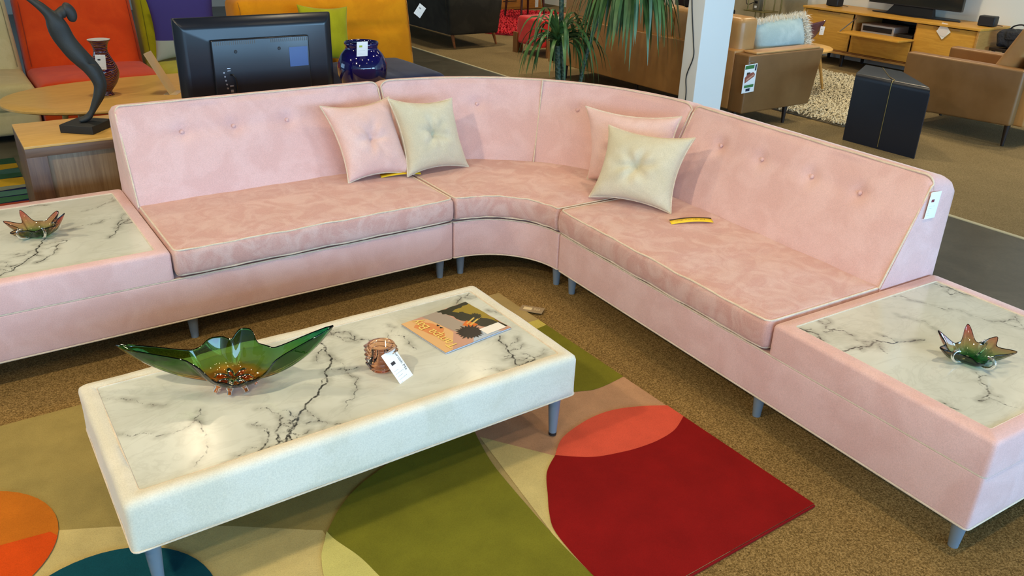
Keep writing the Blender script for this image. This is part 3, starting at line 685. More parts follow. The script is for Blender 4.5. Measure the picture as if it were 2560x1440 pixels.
# ------------------------------------------------------------------ glassware on the tables
def star_bowl(name,label,loc,spikes,mat,rbase=.03,thick=.007,n=120,handles=(),rz=0,m=26,pw=2.6,foot=None):
    """free-form glass bowl: spikes=[(angle_deg,reach,height,width_deg)], base wall radius/height between them"""
    T=thing(name,label,'bowl',loc,rz)
    def rim(a):
        r,h=spikes['r'],spikes['h']
        for an,R,H,wd in spikes['s']:
            d=(a-an+180)%360-180; k=math.exp(-(abs(d)/wd)**(3.2 if wd>14 else 1.7)); r+=(R-spikes['r'])*k; h+=(H-spikes['h'])*k
        for an,R,H,wd in spikes.get('s2',[]):
            d=(a-an+180)%360-180; r+=R*math.exp(-(d/wd)**2)
        return r,h
    V=[];F=[]
    for side in (0,1):
        for i in range(m+1):
            t=i/m
            for j in range(n):
                a=360*j/n; R,H=rim(a); rr=rbase+(R-rbase)*t**.85 if i else rbase*0; zz=thick+ (H-thick)*t**(1.8 if R<.2 else 1.8-.0*R)
                if i==0: rr=.0001
                flut=spikes.get('fl',0)*math.sin(math.radians(a)*spikes.get('fn',6))*math.sin(PI*t); rr+=flut*rr
                if side==1:
                    e=thick*(1.15-t*.65); rr=rr+e*(.25+.6*t*0); zz=max(0.0005,zz-e)
                V.append((rr*math.cos(math.radians(a)),rr*math.sin(math.radians(a)),zz))
    N0=(m+1)*n
    for i in range(m):
        for j in range(n):
            a=i*n+j;b=i*n+(j+1)%n; F.append((a,b,b+n,a+n)); F.append((N0+b,N0+a,N0+a+n,N0+b+n))
    for j in range(n):
        a=m*n+j;b=m*n+(j+1)%n; F.append((a,b,N0+b,N0+a))
    o=mesh('bowl_body',V,F,mat,T)
    bm=bmesh.new(); bm.from_mesh(o.data); bmesh.ops.remove_doubles(bm,verts=bm.verts,dist=2e-4); bmesh.ops.recalc_face_normals(bm,faces=bm.faces); bm.to_mesh(o.data); bm.free()
    return T
GREEN=glass('emerald to amber art glass',(.78,.22,.02,1),(.002,.24,.085,1),.0,.15,mid=(.22,(.20,.33,.05,1)))
AMB=glass('amber glass',(.95,.33,.05,1),(.95,.33,.05,1),0,.1); AMB2=glass('light orange glass',(1,.50,.26,1),(1,.62,.42,1),0,.08)
CLR=glass('clear glass',(.93,.95,.93,1),(.93,.95,.93,1),0,.1)
ROSE=glass('rose to green art glass',(.02,.36,.10,1),(.60,.14,.14,1),.0,.075,mid=(.40,(.40,.36,.16,1)))
ROSEL=glass('rose to green art glass pale',(.05,.45,.12,1),(.74,.22,.18,1),.0,.075,mid=(.35,(.60,.48,.22,1)))
# green centrepiece: long wings left-back and right; z of the tips from the photo
def vdir(deg): return deg
T=star_bowl('glass_centerpiece','green winged art glass bowl with amber feet on the coffee table',(-1.372,-.985,CZ1-.004),
  dict(r=.070,h=.092,fl=.03,fn=8,s2=[(150,.06,.0,46),(-28,.06,.0,46)],s=[(150,.27,.130,6.5),(-26,.25,.180,6.5),(44,.095,.132,22),(95,.090,.108,22),(-130,.075,.042,34),(-75,.075,.042,34)]),GREEN,rbase=.035,thick=.010,n=180,m=34)
T.children[0].location.z=.020
for k,a in enumerate((-165,-120,-75,-30,30,90,140)):
    ra=math.radians(a); pts=[(math.cos(ra)*r_,math.sin(ra)*r_,z) for r_,z in ((.012,.020),(.030,.028),(.046,.030),(.058,.018),(.066,.008))]
    tube('foot',catmull(pts,4),.009,AMB,T,8,rad=[.013]*6+[.012]*6+[.0075]*5)
def pinkbowl(name,label,loc,sp,mat,loops,rz=0):
    T=star_bowl(name,label,loc,sp,mat,rbase=.022,thick=.008,n=150,m=26,rz=rz)
    for a in loops:
        ra=math.radians(a); pts=[(math.cos(ra)*r_,math.sin(ra)*r_,z) for r_,z in ((.03,.010),(.055,.009),(.078,.020),(.088,.038),(.078,.050),(.062,.046))]
        tube('glass_handle',catmull(pts,5),.0055,CLR,T,8)
    return T
pinkbowl('glass_bowl','pink and green star-shaped glass bowl on the marble end at the left',(-1.722,.455,H2-.004),
  dict(r=.055,h=.045,s=[(-30,.125,.100,13),(-56,.110,.062,11),(20,.10,.080,15),(112,.10,.090,13),(158,.115,.070,13),(205,.105,.046,13),(262,.075,.046,14)]),ROSEL,[-20,215,285])
pinkbowl('glass_bowl','dark pink and green star-shaped glass bowl on the marble end at the right',(.640,-2.195,H2-.004),
  dict(r=.058,h=.042,s=[(125,.115,.090,13),(155,.125,.060,13),(45,.10,.088,13),(-5,.115,.064,13),(-38,.135,.046,13),(230,.065,.030,20)]),ROSE,[165,5,250])
# amber ribbed glass
T=thing('glass_votive','small amber ribbed glass holder on the coffee table','glass',(-.94,-1.125,CZ1-.004)); T.scale=(1.12,1.12,1.25)
n=64;V=[];F=[];prof=[(.030,0),(.036,.006)]
for i in range(29): prof.append((.036+.004*math.sin(i/28*PI*.5),.006+.064*i/28))
P_in=[(.030,.070),(.029,.012),(.0001,.010)]
def gz(r,z,a):
    if .006<z<.066: r+=.0042*math.sin(z*2*PI/.0128+ .5*math.sin(3*a))+.006*max(0,math.cos(2*(a+.6)))**8
    return r
allp=[(.0001,0)]+prof+P_in
for r,z in allp:
    for k in range(n):
        a=2*PI*k/n; q=gz(r,z,a) if r>.031 else r; V.append((q*math.cos(a),q*math.sin(a),z))
for i in range(len(allp)-1):
    for k in range(n): a=i*n+k;b=i*n+(k+1)%n; F.append((a,b,b+n,a+n))
o=mesh('glass_body',V,F,AMB2,T)
price_tag('price_tag','white shop price card leaning on the amber glass on the coffee table',(-.918,-1.200,CZ1+.030),(.87,.42,.03),(.12,.62,.60),.066,.122,INK,logo='Furnish Me')
# ------------------------------------------------------------------ magazine
mg=thing('magazine','magazine with a sunset palm tree cover lying on the marble coffee table','magazine')
a=np.array([-.743,-.902]);b2=np.array([-.458,-.846]);c2=np.array([-.429,-1.127]);d2=np.array([-.731,-1.159])
cen=(a+b2+c2+d2)/4; xa=(c2-b2); xa/=np.linalg.norm(xa); # title runs towards +(b->c)
ex=Vector((0.12,-.99,0)).normalized(); ey=Vector((-.99,-.12,0)).normalized()
# local frame: x = direction of the title text baseline (from far to near), y = towards the title edge (left in the photo)
mg.matrix_world=frame((cen[0],cen[1],CZ1-.0045),ex*-1,ey)
MW,MH=.268,.288
MWd,MHt=.262,.292
def mcol(n,c): return plain('cover '+n,c,.25)
CM=[mcol('dusk pink',rgb(196,150,128)),mcol('orange',rgb(216,140,84)),mcol('grey sky',rgb(164,150,136)),mcol('dark green',rgb(46,46,26)),mcol('olive',rgb(150,128,36)),mcol('black palm',rgb(34,24,14)),mcol('flame',rgb(214,110,30)),mcol('stem',rgb(214,180,90)),mcol('label',rgb(238,234,226)),mcol('peach',rgb(222,176,120)),mcol('pale blue',rgb(178,190,204))]
x0,x1,y0,y1=-MWd/2,MWd/2,-MHt/2,MHt/2
box('pages',x0+.002,x1-.001,y0+.001,y1-.002,.0005,.0065,plain('magazine pages',rgb(190,190,200),.6),mg,.001)
def jag(pts,amp,k,seed=1):
    rg=random.Random(seed); out=[]
    for i in range(len(pts)):
        p,q_=np.array(pts[i]),np.array(pts[(i+1)%len(pts)])
        for j in range(k):
            t=j/k; out.append(tuple(p+(q_-p)*t+np.array([rg.uniform(-amp,amp),rg.uniform(-amp,amp)])*(1 if j else 0)))
    return [(min(max(px,x0),x1),min(max(py,y0),y1)) for px,py in out]
def burst(cx,cy,rx,ry,n,seed=2):
    rg=random.Random(seed); return [(cx+rx*(rg.uniform(.85,1.12) if i%2==0 else .72)*math.cos(2*PI*i/n),cy+ry*(rg.uniform(.85,1.12) if i%2==0 else .72)*math.sin(2*PI*i/n)) for i in range(n)]
# photo directions: +y local = left/title edge ; -x local = near edge (front)
cov=[([(x0,y0),(x1,y0),(x1,y1),(x0,y1)],0),
 ([(x0,y1),(x0,y1-.03),(x0+.10,y1-.11),(x1-.03,y1-.10),(x1,y1-.04),(x1,y1)],9),
 (jag([(x0+.07,y1-.05),(x0+.14,y1-.10),(x1-.02,y1-.07),(x1-.05,y1-.02)],.006,4),1),
 ([(x0+.03,y1-.13),(x1,y1-.09),(x1,y1-.17),(x0+.05,y1-.18)],2),
 ([(x0,y1-.12),(x0,y0+.04),(x0+.05,y0+.09),(x0+.05,y1-.16)],10),
 (jag([(x1,y1-.155),(x1-.05,y1-.175),(x0+.09,y1-.20),(x0+.02,y0+.03),(x0+.02,y0),(x1,y0)],.006,6,3),3),
 (jag([(x1-.035,y0+.09),(x1-.07,y0+.06),(x0+.06,y0+.01),(x0+.09,y0),(x1-.02,y0)],.006,6,5),4),
 ([(x0+.085,y1-.18),(x0+.12,y1-.165),(x0+.14,y1-.20),(x0+.09,y1-.215)],6),
 ([(x0+.10,y1-.19),(x0+.108,y1-.19),(x0+.135,y1-.26),(x0+.128,y1-.262)],7),([(x0+.115,y1-.185),(x0+.122,y1-.185),(x0+.150,y1-.25),(x0+.144,y1-.254)],7),
 (burst(x0+.063,y1-.155,.052,.052,44),5),(burst(x0+.145,y1-.25,.026,.02,24,5),3),
 ([(x0+.145,y1-.10),(x0+.158,y1-.095),(x0+.150,y1-.088)],5),([(x0+.165,y1-.10),(x0+.180,y1-.097),(x0+.170,y1-.089)],5),
 ([(x0+.012,y0+.012),(x0+.058,y0+.012),(x0+.058,y0+.100),(x0+.012,y0+.100)],8)]
P3=[]
for i,(p,mi) in enumerate(cov): P3.append(([(min(max(px,x0),x1),min(max(py,y0),y1)) for px,py in p],.0072+.0001*i,mi))
V,F,fm=flat_polys(P3); n0=len(V); V2,F2=quadbox(x0,x1,y0,y1,.0064,.0071); V+=V2; F+=[tuple(n0+k for k in f) for f in F2]; fm+=[3]*6
cover=mesh('cover',V,F,mats=CM,fm=fm,parent=mg,smooth=False)
text_mesh('Tampa Bay',.058,plain('title ink',rgb(236,206,110),.4),cover,Matrix.Translation((-.0,y1-.050,.0092)),'title',.95)
text_mesh('Home  Design',.008,INK,cover,Matrix.Translation((x0+.006,y0+.05,.0092))@Matrix.Rotation(PI/2,4,'Z'),'title') if False else None
#PART2
# ================================================================== behind the sofa
VENT=plain('vent highlight',rgb(90,92,90),.5)
TVB=plain('black glossy tv plastic',rgb(22,27,36),.28); TVB2=plain('black tv plastic',rgb(14,16,20),.4); SIL=plain('silver socket metal',rgb(170,172,176),.3,.9)
OAKT=wood('honey oak veneer',rgb(226,182,104),rgb(204,158,82),scale=(2,18,18),rough=.35)
WALN=wood('brown walnut veneer',rgb(122,88,60),rgb(84,56,38),scale=(16,16,1.0),rough=.4); WALNH=wood('brown walnut veneer horizontal grain',rgb(124,94,70),rgb(92,66,48),scale=(1.2,16,16),rough=.4)
WALNL=wood('pale walnut inner panel',rgb(156,126,88),rgb(120,88,54),scale=(20,16,.8),rough=.4)
# walnut end table
t=thing('end_table','walnut end table with a pale top behind the left sofa, carrying the dark statue','end table',(-1.4,1.46,0))
box('tabletop',-.255,.265,-.25,.25,.588,.6,OAKT,t,.002)
box('apron',-.255,.265,-.25,.25,.545,.588,WALNH,t,.001)
box('side_panel',-.255,-.165,-.25,-.232,0,.545,WALN,t,.001)
box('side_panel',-.255,-.237,-.232,.25,0,.545,WALN,t,.001)
box('side_panel',.247,.265,-.25,.25,0,.545,WALN,t,.001)
box('inner_panel',-.165,.247,-.222,-.205,.02,.545,WALNL,t,.001)
box('back_panel',-.237,.247,.236,.25,0,.545,WALN,t,.001)
# statue
def skin_body(name,pts,edges,rad,mat,parent,root=0,sub=2):
    me=bpy.data.meshes.new(name); me.from_pydata(pts,edges,[]); o=bpy.data.objects.new(name,me); COL.objects.link(o)
    m=o.modifiers.new('s','SKIN'); m.use_smooth_shade=True
    for i,v in enumerate(me.skin_vertices[0].data):
        r=rad[i]; v.radius=(r,r) if not isinstance(r,tuple) else r; v.use_root=(i==root)
    s=o.modifiers.new('d','SUBSURF'); s.levels=sub; s.render_levels=sub
    bpy.context.view_layer.update(); ev=o.evaluated_get(bpy.context.evaluated_depsgraph_get()); m2=bpy.data.meshes.new_from_object(ev); bpy.data.objects.remove(o)
    m2.polygons.foreach_set('use_smooth',[True]*len(m2.polygons)); m2.materials.clear(); m2.materials.append(mat)
    o=bpy.data.objects.new(name,m2); COL.objects.link(o); o.parent=parent; return o
STAT=plain('dark patinated bronze',rgb(44,46,44),.62,bump=(160,.35,.003))
st=thing('statue','dark bronze-coloured nude figure leaning back with raised arms, on the walnut end table','statue',(-1.345,1.42,.6),math.atan2(-.1237,.9923))
V,F=rbox(.088,.088,.021,.004); ca,sa=math.cos(-.59),math.sin(-.59)
mesh('plinth',[(x*ca-y*sa,x*sa+y*ca,z+.0212) for x,y,z in V],F,plain('matt black plinth',rgb(30,31,30),.6),st)
S=[(.001,.048,.012),(.038,.095,.018),(.076,.168,.020),(.097,.227,.023),(.080,.298,.027),(.040,.353,.036),(-.018,.433,.032),(-.040,.486,.036),(-.052,.545,.034)]
pts=[];rad=[];ed=[]
def P_(s,z,y,r): pts.append((s,y,z)); rad.append(r); return len(pts)-1
pelv=P_(.040,.353,0,(.040,.042)); waist=P_(-.012,.428,0,(.035,.034)); ribs=P_(-.036,.486,0,(.038,.040)); chest=P_(-.050,.536,0,(.034,.042)); neck=P_(-.028,.568,-.004,.016); head=P_(-.004,.584,-.004,.026); crown=P_(.014,.576,-.004,.022)
ed+=[(pelv,waist),(waist,ribs),(ribs,chest),(chest,neck),(neck,head),(head,crown)]
for sy,off in ((-1,0),(1,.012)):
    hip=P_(.060+off,.325,sy*.017,.027); th=P_(.084+off,.280,sy*.018,.025); kn=P_(.097+off,.225,sy*.016,.020); ca_=P_(.082+off,.172,sy*.015,.018); an=P_(.042+off*.5,.098,sy*.014,.011); he=P_(.018,.062,sy*.014,.012); toe=P_(-.028,.050,sy*.016,.008)
    ed+=[(pelv,hip),(hip,th),(th,kn),(kn,ca_),(ca_,an),(an,he),(he,toe)]
    sh=P_(-.062,.566,sy*.032,.017); ua=P_(-.088,.600,sy*.030,.015); el=P_(-.112,.622,sy*.022,.012); wr=P_(-.155,.658,sy*.012,.008); hd=P_(-.176,.680,sy*.008,.009)
    ed+=[(chest,sh),(sh,ua),(ua,el),(el,wr),(wr,hd)]
    fg=P_(-.192,.696,sy*.008,.005); ed+=[(hd,fg)]
rad=[tuple(v*1.38 for v in r) if isinstance(r,tuple) else r*1.38 for r in rad]; skin_body('figure',pts,ed,rad,STAT,st,pelv,2)
pts=[(-.008,0,.596),(.012,0,.596),(.028,-.002,.576),(.032,-.004,.550),(.024,-.004,.530)]; skin_body('hair',pts,[(0,1),(1,2),(2,3),(3,4)],[.030,.036,.032,.026,.014],STAT,st,0,2)
# media console behind the sofa back with a television and a blue vase on it
t=thing('media_console','low wooden console behind the left sofa back, under the television and blue vase','console',(-.2,1.42,0))
box('cabinet_body',-.80,.75,-.22,.28,.12,.60,OAKT,t,.004); box('top_panel',-.82,.77,-.24,.30,.60,.62,OAKT,t,.004)
for sx in (-.74,.69):
    for sy in (-.18,.24): leg(t,sx,sy,.122,.022,.014,WALN)
t=thing('television','black flat television seen from behind, above the left sofa back','television',(-.432,1.375,.62))
W2,Hh=.432,.245; zc=.265
prof=[(-.002,.0),(.012,.0)]
# rear shell: rim slab then a bevelled hump
V,F=rbox(W2,.012,Hh,.006); mesh('screen_frame',[(x,y+.012,z+zc) for x,y,z in V],F,TVB2,t)
V=[];F=[]
rings=[((-W2,W2,-Hh,Hh),0.0),((-W2+.004,W2-.004,-Hh+.004,Hh-.004),-.006),((-W2+.035,W2-.035,-Hh+.03,Hh-.045),-.030),((-W2+.05,W2-.05,-Hh+.04,Hh-.058),-.033)]
for (a0,a1,b0,b1),y in rings:
    for p in round_poly([(a0,b0),(a1,b0),(a1,b1),(a0,b1)],.012,4): V.append((p[0],y,p[1]+zc))
n=len(V)//len(rings)
for i in range(len(rings)-1):
    for j in range(n): a=i*n+j;b=i*n+(j+1)%n; F.append((a,b,b+n,a+n))
F.append(tuple((len(rings)-1)*n+j for j in range(n)))
mesh('rear_shell',V,F,TVB,t,auto=.6)
hx0,hx1,hz0,hz1=-.265,.275,-.24,.135
ch=box('rear_housing',hx0,hx1,-.058,-.03,zc+hz0,zc+hz1,TVB,t,.008)
for r_ in ((0,20),(27,46)):
  V=[];F=[]
  for k in range(*r_):
    x=hx0+.015+k*(hx1-hx0-.03)/45; v,f=quadbox(x,x+.004,-.0592,-.0575,zc+hz1-.028,zc+hz1-.010); n0=len(V); V+=v; F+=[tuple(n0+i for i in q) for q in f]
  mesh('vent_slots',V,F,VENT,ch,False)
for x in (-.14,.10):
    V,F=lathe_data([(.0001,.004),(.007,.004),(.009,0.0)],16); mesh('screw',[(v[0]+x,-.0585-v[2]*.6,v[1]+zc+.07-(.0 if x<0 else -.003)) for v in V],[f[::-1] for f in F],TVB2,ch,auto=.6)
box('rating_label',.155,.262,-.0595,-.0575,zc-.03,zc+.075,plain('slate blue rating label',rgb(70,98,150),.5),ch,.0005)
for k in range(5):
    V,F=lathe_data([(.0001,.006),(.0045,.006),(.0055,0.0)],12); mesh('socket',[(v[0]-.215+k*.003,-.0585-v[2]*.5,v[1]+zc-.035-k*.021) for v in V],[f[::-1] for f in F],SIL,ch,auto=.6)
box('socket',-.196,-.178,-.0595,-.0575,zc-.018,zc-.012,SIL,ch,.0005); box('socket',-.196,-.178,-.0595,-.0575,zc-.030,zc-.026,SIL,ch,.0005); box('socket',-.190,-.170,-.0595,-.0575,zc-.112,zc-.104,SIL,ch,.0005); box('socket',-.188,-.174,-.062,-.0575,zc-.142,zc-.128,SIL,ch,.001)
tube('cable',catmull([(-.18,-.06,zc-.05),(-.175,-.085,zc-.045),(-.16,-.085,zc-.075),(-.155,-.07,zc-.14),(-.15,-.065,zc-.22)],6),.004,TVB2,ch)
box('stand_base',-.16,.16,-.10,.10,0,.012,TVB2,t,.005); box('stand_neck',-.05,.05,-.02,.012,.012,.07,TVB2,t,.004)
BLUEG=plain('cobalt blue glazed ceramic',rgb(16,12,78),.08,Coat_Weight=.6)
t=thing('vase','round glossy cobalt blue vase with a white tag, right of the television','vase',(.243,1.50,.62))
pf=[(.0001,0),(.075,0),(.085,.006),(.118,.05),(.142,.10),(.150,.15),(.147,.19),(.130,.235),(.108,.262),(.098,.275),(.097,.288),(.103,.300),(.103,.309),(.099,.314),(.092,.311),(.088,.300),(.088,.285),(.10,.262),(.13,.20),(.135,.13),(.09,.03),(.0001,.015)]
lathe('vase_body',[tuple(p) for p in catmull([(a,b,0) for a,b in pf],3) ] and [(max(.0001,float(q[0])),float(q[1])) for q in catmull([(a,b) for a,b in pf],3)],BLUEG,t,56)
price_tag('price_tag','white tag with a lime mark hanging on the cobalt blue vase',(.18,1.352,.916),(1,0,-.02),(.02,-.10,1),.070,.085,LIMEI)
# oval oak table, glass vase, acrylic sign holder
t=thing('oval_table','oval honey oak table behind the left sofa, in front of the orange seats','table',(-.60,2.97,.035))
V=[];F=[];n=96;rg=[(.97,.392),(1,.402),(1,.414),(.992,.42)]
for s,z in rg:
    for k in range(n):
        a=2*PI*k/n; ex_=2/2.35; c_,s_=math.cos(a),math.sin(a); V.append((1.03*s*math.copysign(abs(c_)**ex_,c_),.54*s*math.copysign(abs(s_)**ex_,s_),z))
for i in range(3):
    for k in range(n): a=i*n+k;b=i*n+(k+1)%n; F.append((a,b,b+n,a+n))
F.append(tuple(range(n))[::-1]); F.append(tuple(3*n+k for k in range(n)))
mesh('tabletop',V,F,OAKT,t,auto=.7)
for sx in (-.6,.6):
    for sy in (-.32,.32): leg(t,sx,sy,.394,.024,.014,OAKT,z0=-.035,dx=sx*.12,dy=sy*.15)
def swirlmat():
    N=NT('marbled swirl glass'); mp=N.n('ShaderNodeMapping'); mp.inputs['Scale'].default_value=(1,1,1); N.l(N.obj(),mp.inputs[0]); w=N.n('ShaderNodeTexWave'); w.wave_type='RINGS'; w.rings_direction='X'
    w.inputs['Scale'].default_value=16; w.inputs['Distortion'].default_value=6; w.inputs['Detail'].default_value=2; w.inputs['Detail Scale'].default_value=.8; N.l(mp.outputs[0],w.inputs['Vector'])
    r=N.ramp(w.outputs[0],[(0,rgb(60,26,20)),(.35,rgb(46,24,110)),(.5,rgb(190,140,30)),(.62,rgb(180,60,30)),(.8,rgb(70,34,24)),(1,rgb(52,28,24))]); N.l(r.outputs[0],N.b.inputs['Base Color']); N.set(Roughness=.07); return N.m
t=thing('vase','flared marbled glass vase with a white inside and hanging tag, on the oval table','vase',(-.985,2.93,.455))
pf=[(.0001,0),(.036,0),(.040,.006),(.030,.022),(.034,.035),(.066,.075),(.088,.12),(.092,.155),(.082,.20),(.058,.25),(.045,.285),(.045,.31),(.053,.34),(.070,.362),(.0705,.366)]
lathe('vase_body',[(max(.0001,float(q[0])),float(q[1])) for q in catmull(pf,3)],swirlmat(),t,48)
lathe('vase_lining',[(.0700,.3665),(.066,.364),(.050,.340),(.042,.31),(.0001,.305)],plain('white glass lining',rgb(236,228,214),.15),t,40)
price_tag('price_tag','white card tag hanging on the marbled glass vase',(-1.01,2.835,.69),(.99,-.12,-.06),(.02,-.12,1),.062,.098,INK)
ACR=NT('clear acrylic with a cream sheet'); ACR.set(Base_Color=rgb(226,200,160),Roughness=.15); ACR.b.inputs['Transmission Weight'].default_value=.25
t=thing('sign_holder','clear acrylic sign holder leaning back on the oval table beside the television','sign holder',(-.61,2.82,.455),-.55)
V,F=rbox(.002,.07,.135,.0008); mesh('sign_panel',[(x-.045-(z)*.50,y,z+.137) for x,y,z in V],F,ACR.m,t); box('holder_foot',-.02,.07,-.07,.07,0,.003,ACR.m,t,.001)
# ------------------------------------------------------------------ modular sofas in colours
SEATX={}
def modular(name,label,x0,x1,yf,yb,mat,top=.93,seat=.41,depth=.28,lean=.17,taper=.04,tag_cat='sofa',floor=.05):
    t=thing(name,label,tag_cat,((x0+x1)/2,(yf+yb)/2,0)); cx,cy=(x0+x1)/2,(yf+yb)/2; hw=(x1-x0)/2-.004
    # lower block
    box('base',-hw,hw if x1-x0<1.2 else hw-.06,(yf if x1-x0<1.2 else yb-.03)-cy+.02,yb-cy+depth,floor,.24,mat,t,.03,.1)
    V,F=rbox(hw,(yb+.12-yf)/2,.095,.05,.05); out=[]
    for x,y,z in V:
        e=(1-abs(x/hw)**5)*(1-abs(y/((yb+.12-yf)/2))**5); out.append((x,y+(yf+yb+.12)/2-cy,z+seat-.095+(.02*e if z>0 else 0)))
    if x1-x0>1.2: out=[(-hw+(a+hw)*.40,b,c) for a,b,c in out]
    so=mesh('seat_cushion',out,F,mat,t)
    V,F=rbox(hw,depth/2,(top-.26)/2,.07,.04); out=[]
    hz=(top-.26)/2
    for x,y,z in V:
        tt=(z+hz)/(2*hz); e=(1-abs(x/hw)**6); crease=.022*math.exp(-((tt-.60)/.035)**2)*(1 if y<0 else 0)*e; puff=.03*e*math.sin(PI*min(1,tt*1.0))*(1 if y<0 else 0)
        out.append((x*(1-taper*tt),y+yb+depth/2-cy+lean*tt+crease-puff,z+hz+.26))
    bo=mesh('back_cushion',out,F,mat,t)
    seam=plain(label.split()[0]+' seam thread',tuple(c*.45 for c in mat.node_tree.nodes['Principled BSDF'].inputs['Base Color'].default_value[:3])+(1,),.9)
    for sx in (-1,1):
        tube('seam',[(sx*(hw-.035)*(1-taper*tt),yb-cy+lean*tt-.004+(.0 if tt<.9 else .03),.30+(top-.26)*tt*.93) for tt in np.linspace(.2,.97,10)],.003,seam,bo,5)
    return t
def cloth(name,c,c2): return fabric(name,c,c2,scale=4,weave=420,wb=.4,sheen=.2,rough=.9)
CCR=cloth('cream woven upholstery',rgb(212,196,146),rgb(200,184,132)); COR=cloth('orange red woven upholstery',rgb(226,76,20),rgb(214,66,16)); CLI=cloth('lime woven upholstery',rgb(178,174,26),rgb(166,162,20)); CYE=cloth('mustard orange woven upholstery',rgb(232,150,14),rgb(220,138,10)); CNA=cloth('navy woven upholstery',rgb(40,50,82),rgb(32,40,70))
for m_,c_ in ((CCR,rgb(200,184,132)),(COR,rgb(214,66,16)),(CLI,rgb(166,162,20)),(CYE,rgb(220,138,10)),(CNA,rgb(32,40,70))): m_.node_tree.nodes['Principled BSDF'].inputs['Base Color'].default_value=c_

modular('modular_seat','cream armless modular seat at the far left, beside the orange one',-2.22,-1.335,3.72,4.36,CCR,top=.97)
modular('modular_seat','orange armless modular seat behind the oval table and statue',-1.325,-.43,3.66,4.34,COR,top=.96)
modular('modular_seat','lime green armless modular seat between the orange and mustard seats',-.42,.20,3.66,4.36,CLI,top=.96)
modular('modular_seat','wide mustard orange modular seat behind the television, its end facing the aisle',.21,1.86,3.60,3.80,CYE,top=.93,depth=.34,lean=.10,taper=.02)
t=thing('ottoman','navy woven ottoman seat beside the blue vase, in front of the mustard seat','ottoman',(1.21,3.20,0))
V,F=rbox(.375,.455,.17,.06,.04); out=[]
for x,y,z in V:
    e=(1-abs(x/.375)**4)*(1-abs(y/.455)**4); out.append((x,y,z+.25+(.02*e if z>0 else 0)-(.012*math.exp(-((x+.05)/.02)**2) if z>.1 else 0)))
mesh('seat_cushion',out,F,CNA,t); box('base',-.33,.33,-.41,.41,.03,.09,BLK,t,.01)
def softpillow(label,c,w,h,t_,rz,tilt,mats,fm=None,mat=None,pin=.12,cat='pillow'):
    T=thing('throw_pillow',label,cat,c,0); R=Matrix.Rotation(rz,3,'Z')@Matrix.Rotation(tilt,3,'X')@Matrix.Rotation(mats if isinstance(mats,(int,float)) else 0,3,'Y')
    g=18;V=[];F=[]
    for side in (-1,1):
        for i in range(g+1):
            for j in range(g+1):
                x=-math.cos(PI*i/g);y=-math.cos(PI*j/g); bx=x*(1-pin*(1-y*y)*abs(x)**1.5);by=y*(1-pin*(1-x*x)*abs(y)**1.5)
                hh=t_*((1-x*x)*(1-y*y))**.42; V.append(R@Vector((bx*w/2,side*hh,by*h/2)))
    m=(g+1)**2
    for k in (0,1):
        for i in range(g):
            for j in range(g): a=k*m+i*(g+1)+j; q=(a,a+g+1,a+g+2,a+1); F.append(q if k==0 else q[::-1])
    b=mesh('cover',V,F,mat,T); bm=bmesh.new(); bm.from_mesh(b.data); bmesh.ops.remove_doubles(bm,verts=bm.verts,dist=1e-5); bm.to_mesh(b.data); bm.free(); return T
def twotone():
    N=NT('purple pillow cover with grey and teal corner'); s=N.n('ShaderNodeSeparateXYZ'); N.l(N.obj(),s.inputs[0])
    r=N.ramp(s.outputs[2],[(0,rgb(150,156,150)),(.001,rgb(58,46,112))],'CONSTANT')
    m=N.n('ShaderNodeMapRange'); N.l(s.outputs[2],m.inputs[0]); m.inputs[1].default_value=-.105; m.inputs[2].default_value=-.104
    a=N.n('ShaderNodeMath',operation='MULTIPLY_ADD'); N.l(s.outputs[0],a.inputs[0]); a.inputs[1].default_value=.75; N.l(s.outputs[2],a.inputs[2])
    m2=N.n('ShaderNodeMapRange'); N.l(a.outputs[0],m2.inputs[0]); m2.inputs[1].default_value=-.115; m2.inputs[2].default_value=-.114
    low=N.mix(m2.outputs[0],rgb(158,164,150),rgb(20,92,92)); c=N.mix(m.outputs[0],low,rgb(56,46,110)); N.l(c,N.b.inputs['Base Color']); N.set(Roughness=.9); return N.m
softpillow('purple throw pillow with a grey and teal lower edge on the lime seat',(-.10,4.27,.70),.56,.56,.08,.0,-.22,.0,mat=twotone())
softpillow('lime green throw pillow on the mustard seat, above the television',(.90,3.66,.66),.46,.46,.08,.05,-.25,.08,mat=CLI)
price_tag('price_tag','white tag hanging from the corner of the mustard seat back',(1.90,3.80,.79),(.75,-.2,-.62),(.55,.1,.8),.075,.11,GRYINK)
# colourful rug at the far left
cr2=[rug_c for rug_c in (RM[10],)]
P3=[([(-4.4,1.25),(-1.6,1.25),(-1.6,3.3),(-4.4,3.3)],.0045,0)]
MC=[rugmat('patchwork '+a,b,b) for a,b in (('navy',rgb(30,34,70)),('green',rgb(52,92,66)),('gold',rgb(196,158,40)),('grey',rgb(120,128,112)),('black',rgb(22,20,20)),('rust',rgb(150,62,40)),('teal',rgb(70,110,100)))]
rg=random.Random(5); y=1.30; k=1
order=[0,3,4,6,1,2,5,1,6,3,2,1,6,2,1,0,4]
for i,mi in enumerate(order):
    h_=.11+.05*rg.random(); P3.append(([(-4.4,y+rg.uniform(-.05,.15)),(-3.1,y+rg.uniform(-.06,.06)),(-2.2,y+.03*(-1)**i),(-1.6,y+rg.uniform(-.03,.05)),(-1.6,y+h_),(-2.4,y+h_+.05),(-4.4,y+h_+.08)],.0045+.0002*(i+1),mi)); y+=h_
V,F,fm=flat_polys([([(min(max(a,-4.4),-1.6),min(max(b,1.25),3.3)) for a,b in p],z,m) for p,z,m in P3]); o=mesh('area_rug',V,F,mats=MC,fm=fm,smooth=False); tag(o,'patchwork rug in green, gold and navy strips at the far left behind the sofa','rug')
